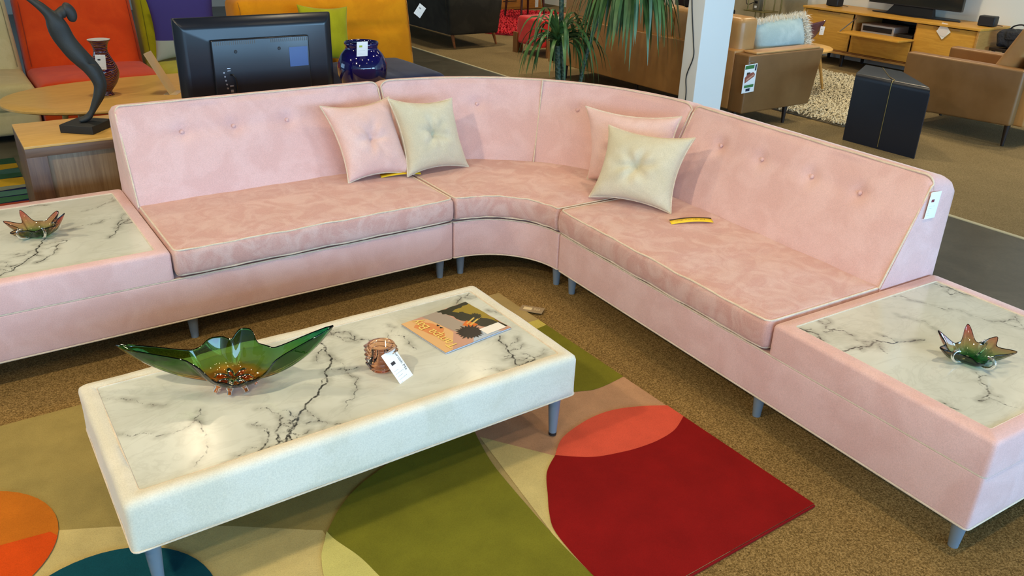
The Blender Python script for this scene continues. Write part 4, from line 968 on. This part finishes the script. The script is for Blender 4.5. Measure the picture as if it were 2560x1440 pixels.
# ------------------------------------------------------------------ plant
LEAF=NT('dark green strap leaf'); n_=LEAF.noise(6,2); r_=LEAF.ramp(n_.outputs[0],[(.3,rgb(44,80,38)),(.7,rgb(96,134,74))]); LEAF.l(r_.outputs[0],LEAF.b.inputs['Base Color']); LEAF.set(Roughness=.35)
LEAF2=NT('young green strap leaf'); n_=LEAF2.noise(6,2); r_=LEAF2.ramp(n_.outputs[0],[(.3,rgb(70,110,34)),(.7,rgb(110,150,60))]); LEAF2.l(r_.outputs[0],LEAF2.b.inputs['Base Color']); LEAF2.set(Roughness=.4)
BARK=NT('ringed grey green cane'); s_=BARK.n('ShaderNodeSeparateXYZ'); BARK.l(BARK.obj(),s_.inputs[0]); v_=BARK.n('ShaderNodeTexVoronoi'); v_.inputs['Scale'].default_value=42; BARK.l(BARK.obj(),v_.inputs['Vector'])
r_=BARK.ramp(v_.outputs[0],[(.0,rgb(30,42,34)),(.5,rgb(58,84,68)),(.9,rgb(92,100,76))]); BARK.l(r_.outputs[0],BARK.b.inputs['Base Color']); BARK.set(Roughness=.6); BARK.bump(v_.outputs[0],.8,.012)
pl=thing('potted_dracaena','tall potted palm-like plant with drooping strap leaves between the sofas','plant',(2.62,2.41,0))
def wp(x,y,z): return (x-2.62,y-2.41,z)
lathe('plant_pot',[(.0001,0),(.13,0),(.15,.01),(.175,.26),(.180,.265),(.168,.27),(.16,.25),(.0001,.24)],plain('dark planter',rgb(40,38,36),.5),pl,36)
lathe('soil',[(.159,.246),(.10,.252),(.0001,.254)],plain('potting soil',rgb(48,34,22),.95,bump=(60,.8,.01)),pl,30)
cane=lambda name,pp,r: tube(name,catmull([wp(*p) for p in pp],6),r,BARK.m,pl,12)
cane('cane',[(2.56,2.43,.24),(2.545,2.44,.5),(2.52,2.465,.85),(2.505,2.47,1.3),(2.50,2.47,1.75)],.020)
cane('cane',[(2.66,2.35,.24),(2.69,2.33,.5),(2.745,2.285,.80),(2.82,2.22,1.05),(2.93,2.13,1.28)],.018)
cane('cane',[(2.53,2.46,.24),(2.515,2.47,.45),(2.505,2.475,.63)],.026)
def leaves(name,c,n,L,w,seed,up=.9,droop=1.1,mat=LEAF.m,az=(0,360),elev=(15,75)):
    rg=random.Random(seed);V=[];F=[]
    for i in range(n):
        a=math.radians(rg.uniform(*az)); el=math.radians(rg.uniform(*elev)); l=L*rg.uniform(.75,1.12); ww=w*rg.uniform(.7,1.2); p=Vector(wp(*c))+Vector((0,0,rg.uniform(-.05,.03))); dx,dy=math.cos(a),math.sin(a); vh=math.cos(el);vz=math.sin(el); m=12; side=Vector((-dy,dx,0)); b=len(V); dr=droop*rg.uniform(.7,1.3)
        tw=rg.uniform(-.5,.5)
        for k in range(m+1):
            t=k/m; wk=ww*min(1,(.45+t*4))*max(.02,(1-t**2.2)); s2=(side*math.cos(tw*t)+Vector((0,0,1))*math.sin(tw*t))
            V.append(p-s2*wk); V.append(p+Vector((0,0,-wk*.35))); V.append(p+s2*wk)
            vz-=dr*(.12+.10*t)*1.3; nr=math.hypot(vh,vz); step=l/m; p=p+Vector((dx*vh/nr,dy*vh/nr,vz/nr))*step
            vh=max(vh*.93,.10)
        for k in range(m):
            q=b+3*k; F+=[(q,q+1,q+4,q+3),(q+1,q+2,q+5,q+4)]
    return mesh(name,V,F,mat,pl)
leaves('leaf_crown',(2.508,2.473,.665),66,.66,.0185,1,droop=.95,elev=(28,72))
leaves('young_leaves',(2.508,2.473,.66),7,.40,.012,9,droop=.35,elev=(70,86),mat=LEAF2.m)
leaves('leaf_crown',(2.94,2.12,1.27),150,.82,.023,3,droop=1.35,elev=(-10,60))
leaves('leaf_crown',(2.50,2.47,1.76),30,.66,.014,4,droop=1.2,elev=(0,60))
leaves('leaf_crown',(2.30,2.62,1.28),10,.36,.009,6,droop=1.5,elev=(-20,40),az=(150,330))
# ------------------------------------------------------------------ white column
t=thing('column','white square structural column with a black cable, behind the right sofa','column',(3.10,1.56,0))
box('column_shaft',-.05,.286,-.19,-.02,0,CEIL-.002,plain('white column paint',rgb(236,236,230),.6),t,.004)
CC=(3.10,1.56)
tube('cable',catmull([(-.055,-.04,2.2),(-.055,-.045,1.25),(-.055,-.06,1.05),(-.055,-.12,.78),(-.055,-.14,.66),(-.055,-.09,.50),(-.055,-.11,.35),(-.055,-.10,.05)],8),.004,BLK,t)
# ------------------------------------------------------------------ tan leather sofa
TAN=leather('tan leather',rgb(186,134,74),rgb(168,116,60)); TAN2=leather('pale tan leather',rgb(190,146,92),rgb(172,128,76),.35)
TANC=leather('brown leather armchair panel',rgb(140,103,62),rgb(126,90,50))
TAND=leather('tan leather darkened arm',rgb(126,90,50),rgb(114,80,42))  # near arm leather darkened in colour to offset the window light on it
t=thing('leather_sofa','long tan leather sofa seen from behind, to the right of the plant','sofa',(4.1,2.85,0))
ox,oy=4.1,2.85
box('back_frame',3.62-ox,3.76-ox,1.50-oy,4.02-oy,.17,.66,TAN,t,.012,.3)
box('seat_frame',3.72-ox,4.50-ox,1.46-oy,4.05-oy,.17,.34,TAN,t,.012)
for y0 in (1.34,3.92):
    V,F=rbox(.47,.08,.24,.014,.2); out=[]
    for x,y,z in V:
        k=(x+.47)/.94; zz=z+.40; 
        if z<0: zz-= -.0
        out.append((x+(.045*(z/.24) if x>0 else 0)+4.09-ox,y+y0+.08-oy,zz+.0*k))
    mesh('armrest',out,F,TAND if y0<2 else TAN,t)
    box('armrest_pad',3.72-ox,4.56-ox,y0+.012-oy,y0+.15-oy,.640,.658,TAN2,t,.008)
for i,(ya,yb) in enumerate(((1.52,2.33),(2.34,3.14),(3.15,3.93))):
    V,F=rbox((.22)/2,(yb-ya)/2-.004,.30,.05,.08); mesh('back_cushion',[(x+3.80-ox+.12*0+(.10)*(-(z)/.30)*-0+.0,y+(ya+yb)/2-oy,z+.60+.012) for x,y,z in V],F,TAN2 if i else TAN2,t)
    V,F=rbox(.35,(yb-ya)/2-.004,.07,.03,.1); mesh('seat_cushion',[(x+4.22-ox,y+(ya+yb)/2-oy,z+.41) for x,y,z in V],F,TAN,t)
DK=plain('dark brown wooden leg',rgb(36,24,18),.4)
for x,y in ((3.72,1.50),(4.27,1.40),(3.72,2.75),(3.74,3.90),(4.40,3.95)): leg(t,x-ox,y-oy,.172,.024,.013,DK,dx=.0)
price_tag('price_tag','white price card with green bands and a sofa picture on the leather sofa arm',(3.645,1.328,.458),(1,0,.04),(-.06,-.03,1),.15,.235,BRN)
o=[x for x in COL.objects if x.name.startswith('price_tag')][-1]
GRN=plain('green ink',rgb(60,120,60),.6); BRK=plain('brick brown ink',rgb(150,80,62),.6); NAV=plain('navy ink',rgb(24,34,60),.6)
tagobj=[x for x in COL.objects if x.get('label','').startswith('white price card with green')][0]
box('green_band',-.070,.040,.080,.110,.0005,.0009,GRN,tagobj,.0001); box('green_band',-.055,.06,-.075,-.052,.0008,.0012,GRN,tagobj,.0001); box('navy_block',-.03,.02,-.105,-.082,.0008,.0012,NAV,tagobj,.0001); box('navy_block',.05,.068,.06,.11,.0008,.0012,NAV,tagobj,.0001)
V,F,fm=flat_polys([([(-.055,-.035),(-.062,.012),(-.03,.035),(.035,.050),(.06,.03),(.055,.012)],.0011,0),([(-.04,-.02),(.05,.022),(.045,.032),(-.035,.0)],.0013,1)]); mesh('sofa_picture',V,F,mats=[BRK,plain('peach ink',rgb(206,150,120),.6)],fm=fm,parent=tagobj,smooth=False)
tube('tag_hanger',[(-.03,.115,.004),(-.03,.140,.004),(.03,.140,.004),(.03,.115,.004)],.0015,SIL,tagobj)
# furry pillow
T=softpillow('pale blue pillow with long white fur trim on the end of the leather sofa',(4.36,1.66,.722),.60,.29,.10,-.12,-.30,-.08,mat=fabric('pale blue plush',rgb(180,200,198),rgb(164,186,186),scale=8,sheen=.5),pin=.05)
rg=random.Random(8);V=[];F=[]
FUR=plain('white long pile fur',rgb(232,224,206),.9)
for i in range(3600):
    u=rg.random(); 
    if u<.62: x=rg.uniform(-.30,.29); z=.122+rg.uniform(-.02,.02); y=rg.uniform(-.07,.05); d=Vector((rg.uniform(-.3,.6),rg.uniform(-.3,.3),1))
    else: z=rg.uniform(-.12,.13); x=.26+rg.uniform(-.02,.03); y=rg.uniform(-.08,.05); d=Vector((1,rg.uniform(-.4,.4),rg.uniform(-.5,.6)))
    d=d.normalized()*rg.uniform(.025,.065); p=Vector((x,y,z)); s=Vector((rg.uniform(-1,1),rg.uniform(-1,1),rg.uniform(-1,1))).normalized()*.0022; g_=Vector((rg.uniform(-.01,.015),rg.uniform(-.01,.01),-.012))
    b=len(V); V+=[p-s,p+s,p+d*.6+s*.7,p+d*.6-s*.7,p+d+g_]; F+=[(b,b+1,b+2,b+3),(b+3,b+2,b+4)]
f_=mesh('fur_trim',V,F,FUR,T,False); f_.rotation_euler=(-.30,-.08,-.12)
f_['kind']='stuff'
# ------------------------------------------------------------------ shag rug
def shag(name,label,x0,x1,y0,y1,mat,mat2,dens_,L,seed,rad=None):
    T=thing(name,label,'rug',((x0+x1)/2,(y0+y1)/2,0)); cx,cy=(x0+x1)/2,(y0+y1)/2; rg=random.Random(seed)
    if rad:
        V=[];F=[]
        for z in (.003,.02):
            for k in range(60): a=2*PI*k/60; V.append((rad*math.cos(a),rad*math.sin(a),z))
        F=[(k,(k+1)%60,60+(k+1)%60,60+k) for k in range(60)]+[tuple(range(60))[::-1],tuple(range(60,120))]; mesh('backing',V,F,mat2,T,False)
    else: box('backing',x0-cx,x1-cx,y0-cy,y1-cy,.003,.016,mat2,T,.004)
    V=[];F=[]
    for i in range(dens_):
        if rad:
            a=rg.uniform(0,2*PI); r_=rad*math.sqrt(rg.random()); x,y=r_*math.cos(a),r_*math.sin(a)
        else: x=rg.uniform(x0-cx,x1-cx); y=rg.uniform(y0-cy,y1-cy)
        a=rg.uniform(0,2*PI); l=L*rg.uniform(.6,1.2); w=L*.12; d=Vector((math.cos(a),math.sin(a),0)); s=Vector((-d.y,d.x,0))*w; p=Vector((x,y,.014)); b=len(V)
        for t_ in (0,.35,.7,1): q=p+d*l*t_+Vector((0,0,l*.55*math.sin(PI*min(1,t_*.75+.12)))); V+=[q-s*(1-.5*t_),q+s*(1-.5*t_)]
        for k in range(3): F.append((b+2*k,b+2*k+1,b+2*k+3,b+2*k+2))
    pm=mesh('shag_pile',V,F,mat,T,False); pm['kind']='stuff'; return T
shag('shag_rug','grey white shag rug between the leather sofa and the console',4.62,6.75,1.02,3.2,plain('grey white wool yarn',rgb(206,198,172),.9),plain('shag backing',rgb(120,110,90),.95),16000,.06,2)
# ------------------------------------------------------------------ round wooden table, plum bowl
t=thing('round_table','round oak side table behind the leather sofa arm, carrying the plum glass bowl','table',(5.45,2.30,.018))
lathe('tabletop',[(.0001,.425),(.36,.425),(.385,.435),(.385,.448),(.38,.452),(.0001,.452)],OAKT,t,64)
for a in (-.62,1.5,3.6): leg(t,.26*math.cos(a),.26*math.sin(a),.43,.02,.012,OAKT,dx=.12*math.cos(a),dy=.12*math.sin(a))
PLUM=plain('plum glazed glass',rgb(116,78,86),.08,Coat_Weight=.5); PLUM.node_tree.nodes['Principled BSDF'].inputs['Transmission Weight'].default_value=.3
star_bowl('glass_bowl','plum wavy glass bowl on the round side table by the leather sofa',(5.62,2.40,.470),dict(r=.11,h=.20,s=[(-52,.25,.25,12),(128,.22,.25,16),(-95,.14,.20,20),(20,.15,.24,22),(80,.12,.22,20),(200,.13,.24,20)]),PLUM,rbase=.05,thick=.008,n=90,m=14)
price_tag('price_tag','small white tag hanging on the plum glass bowl',(5.69,2.17,.625),(.82,-.57,-.04),(.0,-.05,1),.045,.085,GRYINK)
# ------------------------------------------------------------------ oak media console at the wall
OAKC=wood('golden oak veneer',rgb(222,168,70),rgb(200,144,52),scale=(14,1.3,14),rough=.4); OAKD=wood('golden oak veneer side',rgb(196,150,84),rgb(176,130,66),scale=(2,14,14),rough=.4)
t=thing('media_console','golden oak media console on legs against the white wall, middle flap open','console',(7.6,2.505,0)); ox,oy=7.6,2.505
def cb(name,x0,x1,y0,y1,z0,z1,m,par=t,r=.003): return box(name,x0-ox,x1-ox,y0-oy,y1-oy,z0,z1,m,par,r)
cb('top_panel',7.28,7.90,1.37,3.64,.635,.66,OAKC); cb('bottom_panel',7.29,7.90,1.38,3.63,.15,.175,OAKD)
cb('side_panel',7.29,7.90,1.38,1.405,.175,.635,OAKD); cb('side_panel',7.29,7.90,3.605,3.63,.175,.635,OAKC); cb('divider',7.33,7.90,2.895,2.915,.175,.635,OAKD); cb('divider',7.33,7.90,2.10,2.12,.175,.635,OAKD)
cb('back_panel',7.885,7.899,1.40,3.61,.175,.635,DK); cb('shelf',7.31,7.88,2.12,2.895,.415,.435,OAKD)
d1=cb('door',7.305,7.328,2.925,3.60,.195,.625,OAKC); cb('door_grip',7.300,7.306,3.10,3.42,.603,.623,OAKD,d1)
d1=cb('door',7.305,7.328,1.41,2.095,.195,.625,OAKC); cb('door_grip',7.300,7.306,1.60,1.90,.603,.623,OAKD,d1)
cb('lower_panel',7.305,7.328,2.125,2.89,.195,.412,OAKC)
fl=cb('drop_flap',6.99,7.305,2.09,2.885,.434,.452,OAKC)
tube('flap_stay',[(7.02-ox,2.87-oy,.455),(7.32-ox,2.885-oy,.59)],.006,SIL,fl)
cb('plinth_strip',7.30,7.325,1.42,3.59,.176,.192,plain('routed oak strip',rgb(130,84,36),.5))
for x in (7.36,7.80):
    for y in (1.55,3.0,3.5): leg(t,x-ox,y-oy,.152,.028,.018,DK)
T=thing('disc_player','silver fronted disc player in the open console compartment','player',(7.45,2.60,.4352)); box('player_body',-.10,.2,-.215,.215,.004,.105,plain('silver player casing',rgb(190,190,186),.35,.3),T,.006); box('player_window',-.104,-.099,-.19,.19,.03,.085,BLK,T,.001); box('foot',-.08,.18,-.2,.2,0,.004,BLK,T,.001)
T=thing('set_top_box','small black box right of the silver disc player in the console','box',(7.38,2.225,.4352)); box('box_body',-.07,.12,-.095,.085,0,.05,BLK,T,.004)
T=thing('cable_bundle','black cables tangled behind the player in the console compartment','cable',(7.6,2.3,.44)); 
for k in range(5):
    tube('cable',catmull([(rg.uniform(.13,.26),rg.uniform(-.15,.4),.005+rg.random()*.10) for _ in range(6)],5),.006,BLK,T)
# television on the console
T=thing('television','black television on a wide stand on the oak console','television',(7.62,2.33,.66)); 
Vp=round_poly([(-.02,.56),(-.10,-.0),(-.02,-.56),(.14,-.45),(.14,.45)],.03,4)
V=[];F=[]; n=len(Vp)
for z in (0,.012):
    for p in Vp: V.append((p[0],p[1],z))
F=[(k,(k+1)%n,n+(k+1)%n,n+k) for k in range(n)]; F=[f[::-1] for f in F]+[tuple(range(n)),tuple(range(n,2*n))[::-1]]
mesh('stand_base',V,F,TVB2,T,auto=.6)
V=[(-.03,.36,.01),(-.03,-.22,.01),(.05,-.22,.01),(.05,.36,.01),(.0,.28,.12),(.0,-.20,.12),(.04,-.20,.12),(.04,.28,.12)]; mesh('stand_neck',V,[(0,1,5,4),(1,2,6,5),(2,3,7,6),(3,0,4,7),(4,5,6,7),(3,2,1,0)],TVB2,T,False)
scr=box('screen',-.01,.04,-.53,.62,.105,.78,plain('dark screen glass',rgb(34,38,38),.12),T,.006); box('bezel',-.014,-.009,-.53,.62,.105,.118,BLK,scr,.002)
for lab,y in (('small black satellite speaker at the right end of the oak console',1.48),('small black satellite speaker at the left end of the oak console',3.42)):
    T=thing('speaker','%s'%lab,'speaker',(7.60,y,.66),.12 if y<2 else -.05); box('speaker_body',-.05,.07,-.085,.085,.004,.108,BLK,T,.012); box('speaker_grille',-.054,-.049,-.078,.078,.010,.102,plain('speaker grille',rgb(34,34,36),.9),T,.002); box('foot',-.03,.05,-.06,.06,0,.004,BLK,T,.001)
    tube('cable',catmull([(.06,-.05,.02),(.12,-.12,.006),(.16,-.02,.006),(.2,.05,.006)],5),.003,BLK,T)
T=thing('price_tag','white diamond-shaped folded papers hanging on the right console door','tag'); T.matrix_world=frame((7.296,1.775,.582),(0,-1,.04),(0,.04,1))
V,F,fm=flat_polys([([(0,.085),(.082,.0),(0,-.085),(-.082,.0)],.001,0)]); mesh('card',V+[(a,b,c-.0012) for a,b,c in V],F+[tuple(i+len(V) for i in f)[::-1] for f in F],WHT,T,False)
V,F,fm=flat_polys([([(-.03,.095),(.035,.085),(.035,.05),(.06,.03),(.03,-.055),(-.045,-.04),(-.065,.02)],.003,0)]); mesh('note',V,F,plain('pinkish paper',rgb(236,228,222),.6),T,False)
# dark bag behind the armchair
T=thing('handbag','dark slouchy bag on a low stand right of the console, behind the armchair','bag',(7.62,1.13,0))
BAG=plain('dark charcoal nylon',rgb(34,36,44),.7,bump=(30,.6,.02)); V,F=rbox(.13,.17,.09,.05,.04); V=[(x+.01*math.sin(y*30),y+.01*math.sin(z*40),z+.572+.010*math.sin(y*38+x*20)) for x,y,z in V]; mesh('bag_body',V,F,BAG,T)
box('bag_flap',-.14,-.06,-.18,.08,.56,.655,BAG,T,.02); tube('strap',catmull([(-.05,-.10,.64),(-.06,-.05,.72),(-.05,.05,.70),(-.04,.10,.64)],6),.008,BLK,T)
T=thing('low_stand','brown wooden stand holding the dark bag right of the console','stand',(7.62,1.13,0)); box('stand_top',-.15,.15,-.22,.20,.44,.47,DK,T,.004)
for sx in (-.12,.12):
    for sy in (-.18,.16): leg(T,sx,sy,.442,.02,.015,DK)
# ------------------------------------------------------------------ tan leather armchair
t=thing('leather_armchair','tan leather armchair at the right edge, side-on behind the black side table','armchair',(5.66,.42,0)); ox,oy=5.66,.42
for x0,x1,nm in ((5.24,5.36,'near'),(5.94,6.06,'far')):
    V,F=rbox((x1-x0)/2,.52,.235,.022,.15); mesh('armrest',[(x+(x0+x1)/2-ox,y*(1-.02)+.43-oy+(.0),z+.395-.02*(y/.52)*(1 if z<0 else 0)) for x,y,z in V],F,TANC,t)
box('seat_frame',5.33-ox,5.96-ox,-.05-oy,.92-oy,.18,.34,TAN,t,.02)
V,F=rbox(.29,.38,.08,.035,.1); mesh('seat_cushion',[(x,y+.55-oy,z+.42) for x,y,z in V],F,TAN2,t)
V,F=rbox(.29,.09,.30,.045,.08); mesh('back_cushion',[(x,y+.13-oy-(z/.30)*.14,z+.66) for x,y,z in V],F,TAN2,t)
box('back_frame',5.30-ox,6.0-ox,-.16-oy,-.04-oy,.18,.72,TAN,t,.02)
for x,y in ((5.30,.0),(5.30,.86),(5.98,.0),(5.92,.90)): leg(t,x-ox,y-.04-oy,.18,.024,.013,DK)
# ------------------------------------------------------------------ black folded side table
BTM=plain('satin black lacquer',rgb(20,26,38),.34)
t=thing('side_table','black folded metal side table in two leaves with a gold seam, behind the right sofa','side table',(4.45,.43,0))
def leaf(y0,y1,y0b,y1b):
    # folded sheet: front panel then rounded over to the top; profile in x,z ; width narrows towards the rear
    prof=[(-.21,.0)]+[(-.21,z) for z in (.2,.4,.50)]+[(-.21+.035*(1-math.cos(a)),.515+.035*math.sin(a)) for a in np.linspace(.2,PI/2,7)]+[(.0,.55),(.25,.55)]
    T_=.012; V=[];F=[];m=len(prof)
    for s in (0,1):
        for x,z in prof:
            k=max(0,min(1,(x+.21)/.46)); a=y0+(y0b-y0)*k; b=y1+(y1b-y1)*k
            dx=T_*s if z<.52 else T_*s*max(0,(.0-x)/.2 if x<-.1 else 0); zz=z-(T_*s if z>.50 else 0)
            V+=[(x+(T_*s if z<=.52 else 0),a,zz),(x+(T_*s if z<=.52 else 0),b,zz)]
    for i in range(m-1):
        q=2*i; F+=[(q,q+2,q+3,q+1),(2*m+q,2*m+q+1,2*m+q+3,2*m+q+2),(q,2*m+q,2*m+q+2,q+2),(q+1,q+3,2*m+q+3,2*m+q+1)]
    F+=[(0,1,2*m+1,2*m),(2*m-2,4*m-2,4*m-1,2*m-1)]
    o=mesh('table_leaf',V,F,BTM,t,auto=.5); return o
leaf(-.325,-.005,.20,.372); leaf(.0,.32,.377,.54)
GOLD=plain('brass seam',rgb(150,130,80),.35,.8)
tube('seam_strip',[(-.212,-.005,z) for z in (.02,.2,.4,.5)]+[(-.212+.035*(1-math.cos(a)),-.005+.0*a,.515+.037*math.sin(a)) for a in np.linspace(.2,PI/2,5)]+[(-.1,.09,.5515),(.24,.372,.5515)],.0035,GOLD,t,6)
V=[(-.19,-.32,0),(.24,-.18,0),(.24,-.17,0),(-.19,-.31,0)]; box('rear_panel',.225,.24,.20,.54,0,.538,BTM,t,.003)
# ------------------------------------------------------------------ distant furniture
CHAR=fabric('charcoal wool upholstery',rgb(52,50,42),rgb(42,40,34),scale=5,weave=400,sheen=.1)
t=thing('grey_sofa','charcoal upholstered sofa with tapered walnut legs beyond the mustard seat','sofa',(3.95,7.1,0)); ox,oy=3.95,7.1
LEGW=wood('reddish wood leg',rgb(170,106,56),rgb(130,76,38),rough=.4)
V,F=rbox(.385,.09,.23,.03,.1); mesh('armrest',[(x+(.03*(z/.23) if x>0 else -.02*(z/.23))+3.89-ox,y+6.08-oy,z+.41+.02*x*0-(.045*(x/.385) if z>0 else .0)) for x,y,z in V],F,CHAR,t)
V,F=rbox(.385,.09,.23,.03,.1); mesh('armrest',[(x+3.89-ox,y+8.3-oy,z+.41) for x,y,z in V],F,CHAR,t)
V,F=rbox(.09,1.15,.34,.03,.2); mesh('backrest',[(x+3.56-ox-.05*(z/.34),y+7.18-oy,z+.52) for x,y,z in V],F,CHAR,t)
box('seat_cushion',3.62-ox,4.26-ox,6.16-oy,8.2-oy,.18,.46,CHAR,t,.04)
for x,y,dx in ((3.62,6.12,.03),(4.30,6.22,.05),(3.6,8.2,.0),(4.3,8.2,.05)): leg(t,x-ox,y-oy,.19,.026,.013,LEGW,dx=dx,dy=-.02)
RED=fabric('coral red upholstery',rgb(222,52,50),rgb(206,42,44),scale=6)
t=thing('red_stool','red upholstered cube stool with flat oak legs beyond the sofa','stool',(4.50,5.30,0))
V,F=rbox(.27,.27,.165,.035,.05); mesh('cushion',[(x*(1-.03*(z/.165)),y*(1-.03*(z/.165)),z+.285) for x,y,z in V],F,RED,t)
WL=wood('brown oak stool leg',rgb(150,104,56),rgb(122,80,40),scale=(14,14,1.2))
for x,y,hx_,hy_ in ((-.282,.255,.012,.045),(-.15,-.282,.045,.012),(.19,-.282,.045,.012),(.282,.2,.012,.045),(-.2,.282,.045,.012)): box('leg',x-hx_,x+hx_,y-hy_,y+hy_,.0,.25,WL,t,.003)
shag('shag_rug','round red shag rug beside the red stool in the distance',4.5,7,6.2,8.8,plain('red wool yarn',rgb(214,36,52),.9),plain('red backing',rgb(170,26,40),.95),7000,.09,4,rad=1.35)
for x in COL.objects:
    if x.get('label','').startswith('round red shag'): x.location=(5.95,7.65,0)
DRW=wood('orange teak veneer',rgb(206,134,52),rgb(178,108,36),scale=(1.5,14,14))
t=thing('dresser','orange teak drawer cabinet standing in the far distance','dresser',(7.0,9.45,0)); box('cabinet_body',-.72,.40,-.20,.25,.012,.82,DRW,t,.004); box('plinth',-.68,.36,-.16,.22,0,.012,DK,t,.001)
for k,(a,b) in enumerate(((-.70,-.02),(-.70,-.02),(-.70,-.02))):
    d_=box('drawer',a,b,-.216,-.202,.05+k*.25,.28+k*.25,DRW,t,.003); box('drawer_grip',a+.2,b-.2,-.226,-.215,.15+k*.25,.165+k*.25,DK,d_,.002)
price_tag('price_tag','white tag hanging on the side of the distant teak drawer cabinet',(7.235,9.2499,.13),(1,0,0),(0,0,1),.07,.20,GRYINK)
t=thing('dining_chair','dark walnut chair standing beyond the red stool','chair',(6.12,8.05,.024)); DWN=wood('dark walnut',rgb(86,52,32),rgb(60,34,20))
for x,y in ((-.2,-.2),(.2,-.2),(-.2,.2),(.2,.2)): leg(t,x,y,.43,.022,.015,DWN,dx=x*.15,dy=y*.15)
box('seat',-.23,.23,-.23,.23,.43,.48,DWN,t,.02); box('backrest',-.22,.22,.19,.22,.62,.85,DWN,t,.01)
for x in (-.19,.19): box('back_post',x-.014,x+.014,.19,.218,.47,.85,DWN,t,.005)
t=thing('bar_stool','black four-legged stool seen between the plant canes','stool',(5.75,5.95,0))
for x,y in ((-.16,-.16),(.16,-.16),(-.16,.16),(.16,.16)): leg(t,x,y,.66,.02,.016,BLK,dx=x*.2,dy=y*.2)
box('seat',-.2,.2,-.2,.2,.66,.71,BLK,t,.015)
for y in (-.17,.17): box('foot_rail',-.16,.16,y-.01,y+.01,.26,.285,BLK,t,.004)
t=thing('cream_bench','pale cream upholstered bench beyond the leather sofa','bench',(5.6,5.35,0)); CRB=plain('pale cream vinyl',rgb(232,222,178),.5); box('cushion',-.35,.35,-.3,.3,.28,.44,CRB,t,.03); box('base',-.32,.32,-.27,.27,.03,.28,plain('taupe base',rgb(150,132,96),.8),t,.01)
for x in (-.28,.28):
    for y in (-.23,.23): leg(t,x,y,.032,.02,.018,DK)
t=thing('office_chair','black chair behind the far end of the leather sofa','chair',(6.9,4.95,0)); box('backrest',-.28,.26,-.30,.30,.50,.98,BLK,t,.05); box('seat',-.30,.32,-.3,.3,.42,.50,BLK,t,.03)
lathe('post',[(.0001,.06),(.03,.06),(.03,.42),(.0001,.42)],BLK,t,16); lathe('foot_disc',[(.0001,0),(.28,0),(.28,.02),(.05,.06),(.0001,.06)],BLK,t,32)
# brass etagere with a kettle-like grey box at the beige wall
BRS=plain('aged brass',rgb(150,138,84),.35,.75)
t=thing('brass_table','thin brass-framed accent table against the beige wall','table',(7.50,4.47,0))
for x,y in ((-.14,.11),(-.10,-.13),(.13,.10),(.12,-.12)): tube('leg',[(x*.35,y*.35,0.0),(x*.35,y*.35,.49)],.009,BRS,t); tube('post',[(x,y,.49),(x,y,1.15)],.008,BRS,t)
box('shelf',-.16,.15,-.18,.16,.485,.497,BRS,t,.002); box('tabletop',-.17,.16,-.19,.17,1.15,1.165,BRS,t,.002)
t2=thing('brass_pole','tall thin brass pole stand left of the oak console','stand',(7.62,4.24,0)); tube('pole',[(0,0,.01),(0,0,1.7)],.010,BRS,t2); lathe('pole_base',[(.0001,0),(.11,0),(.11,.01),(.0001,.012)],BRS,t2,24)
T=thing('power_adapter','grey electrical box with a black cord on the brass accent table','box',(7.46,4.50,.4975)); box('adapter_body',-.04,.05,-.05,.05,0,.15,plain('grey box casing',rgb(112,106,88),.5),T,.008); box('outlet',-.044,-.039,-.025,.025,.09,.12,BLK,T,.002); box('outlet',-.044,-.039,-.02,.02,.03,.06,WHT,T,.002)
tube('cord',catmull([(-.04,.04,.10),(-.06,.10,.07),(-.05,.16,.09),(-.05,.165,.25),(-.05,.165,.5)],6),.005,BLK,T)
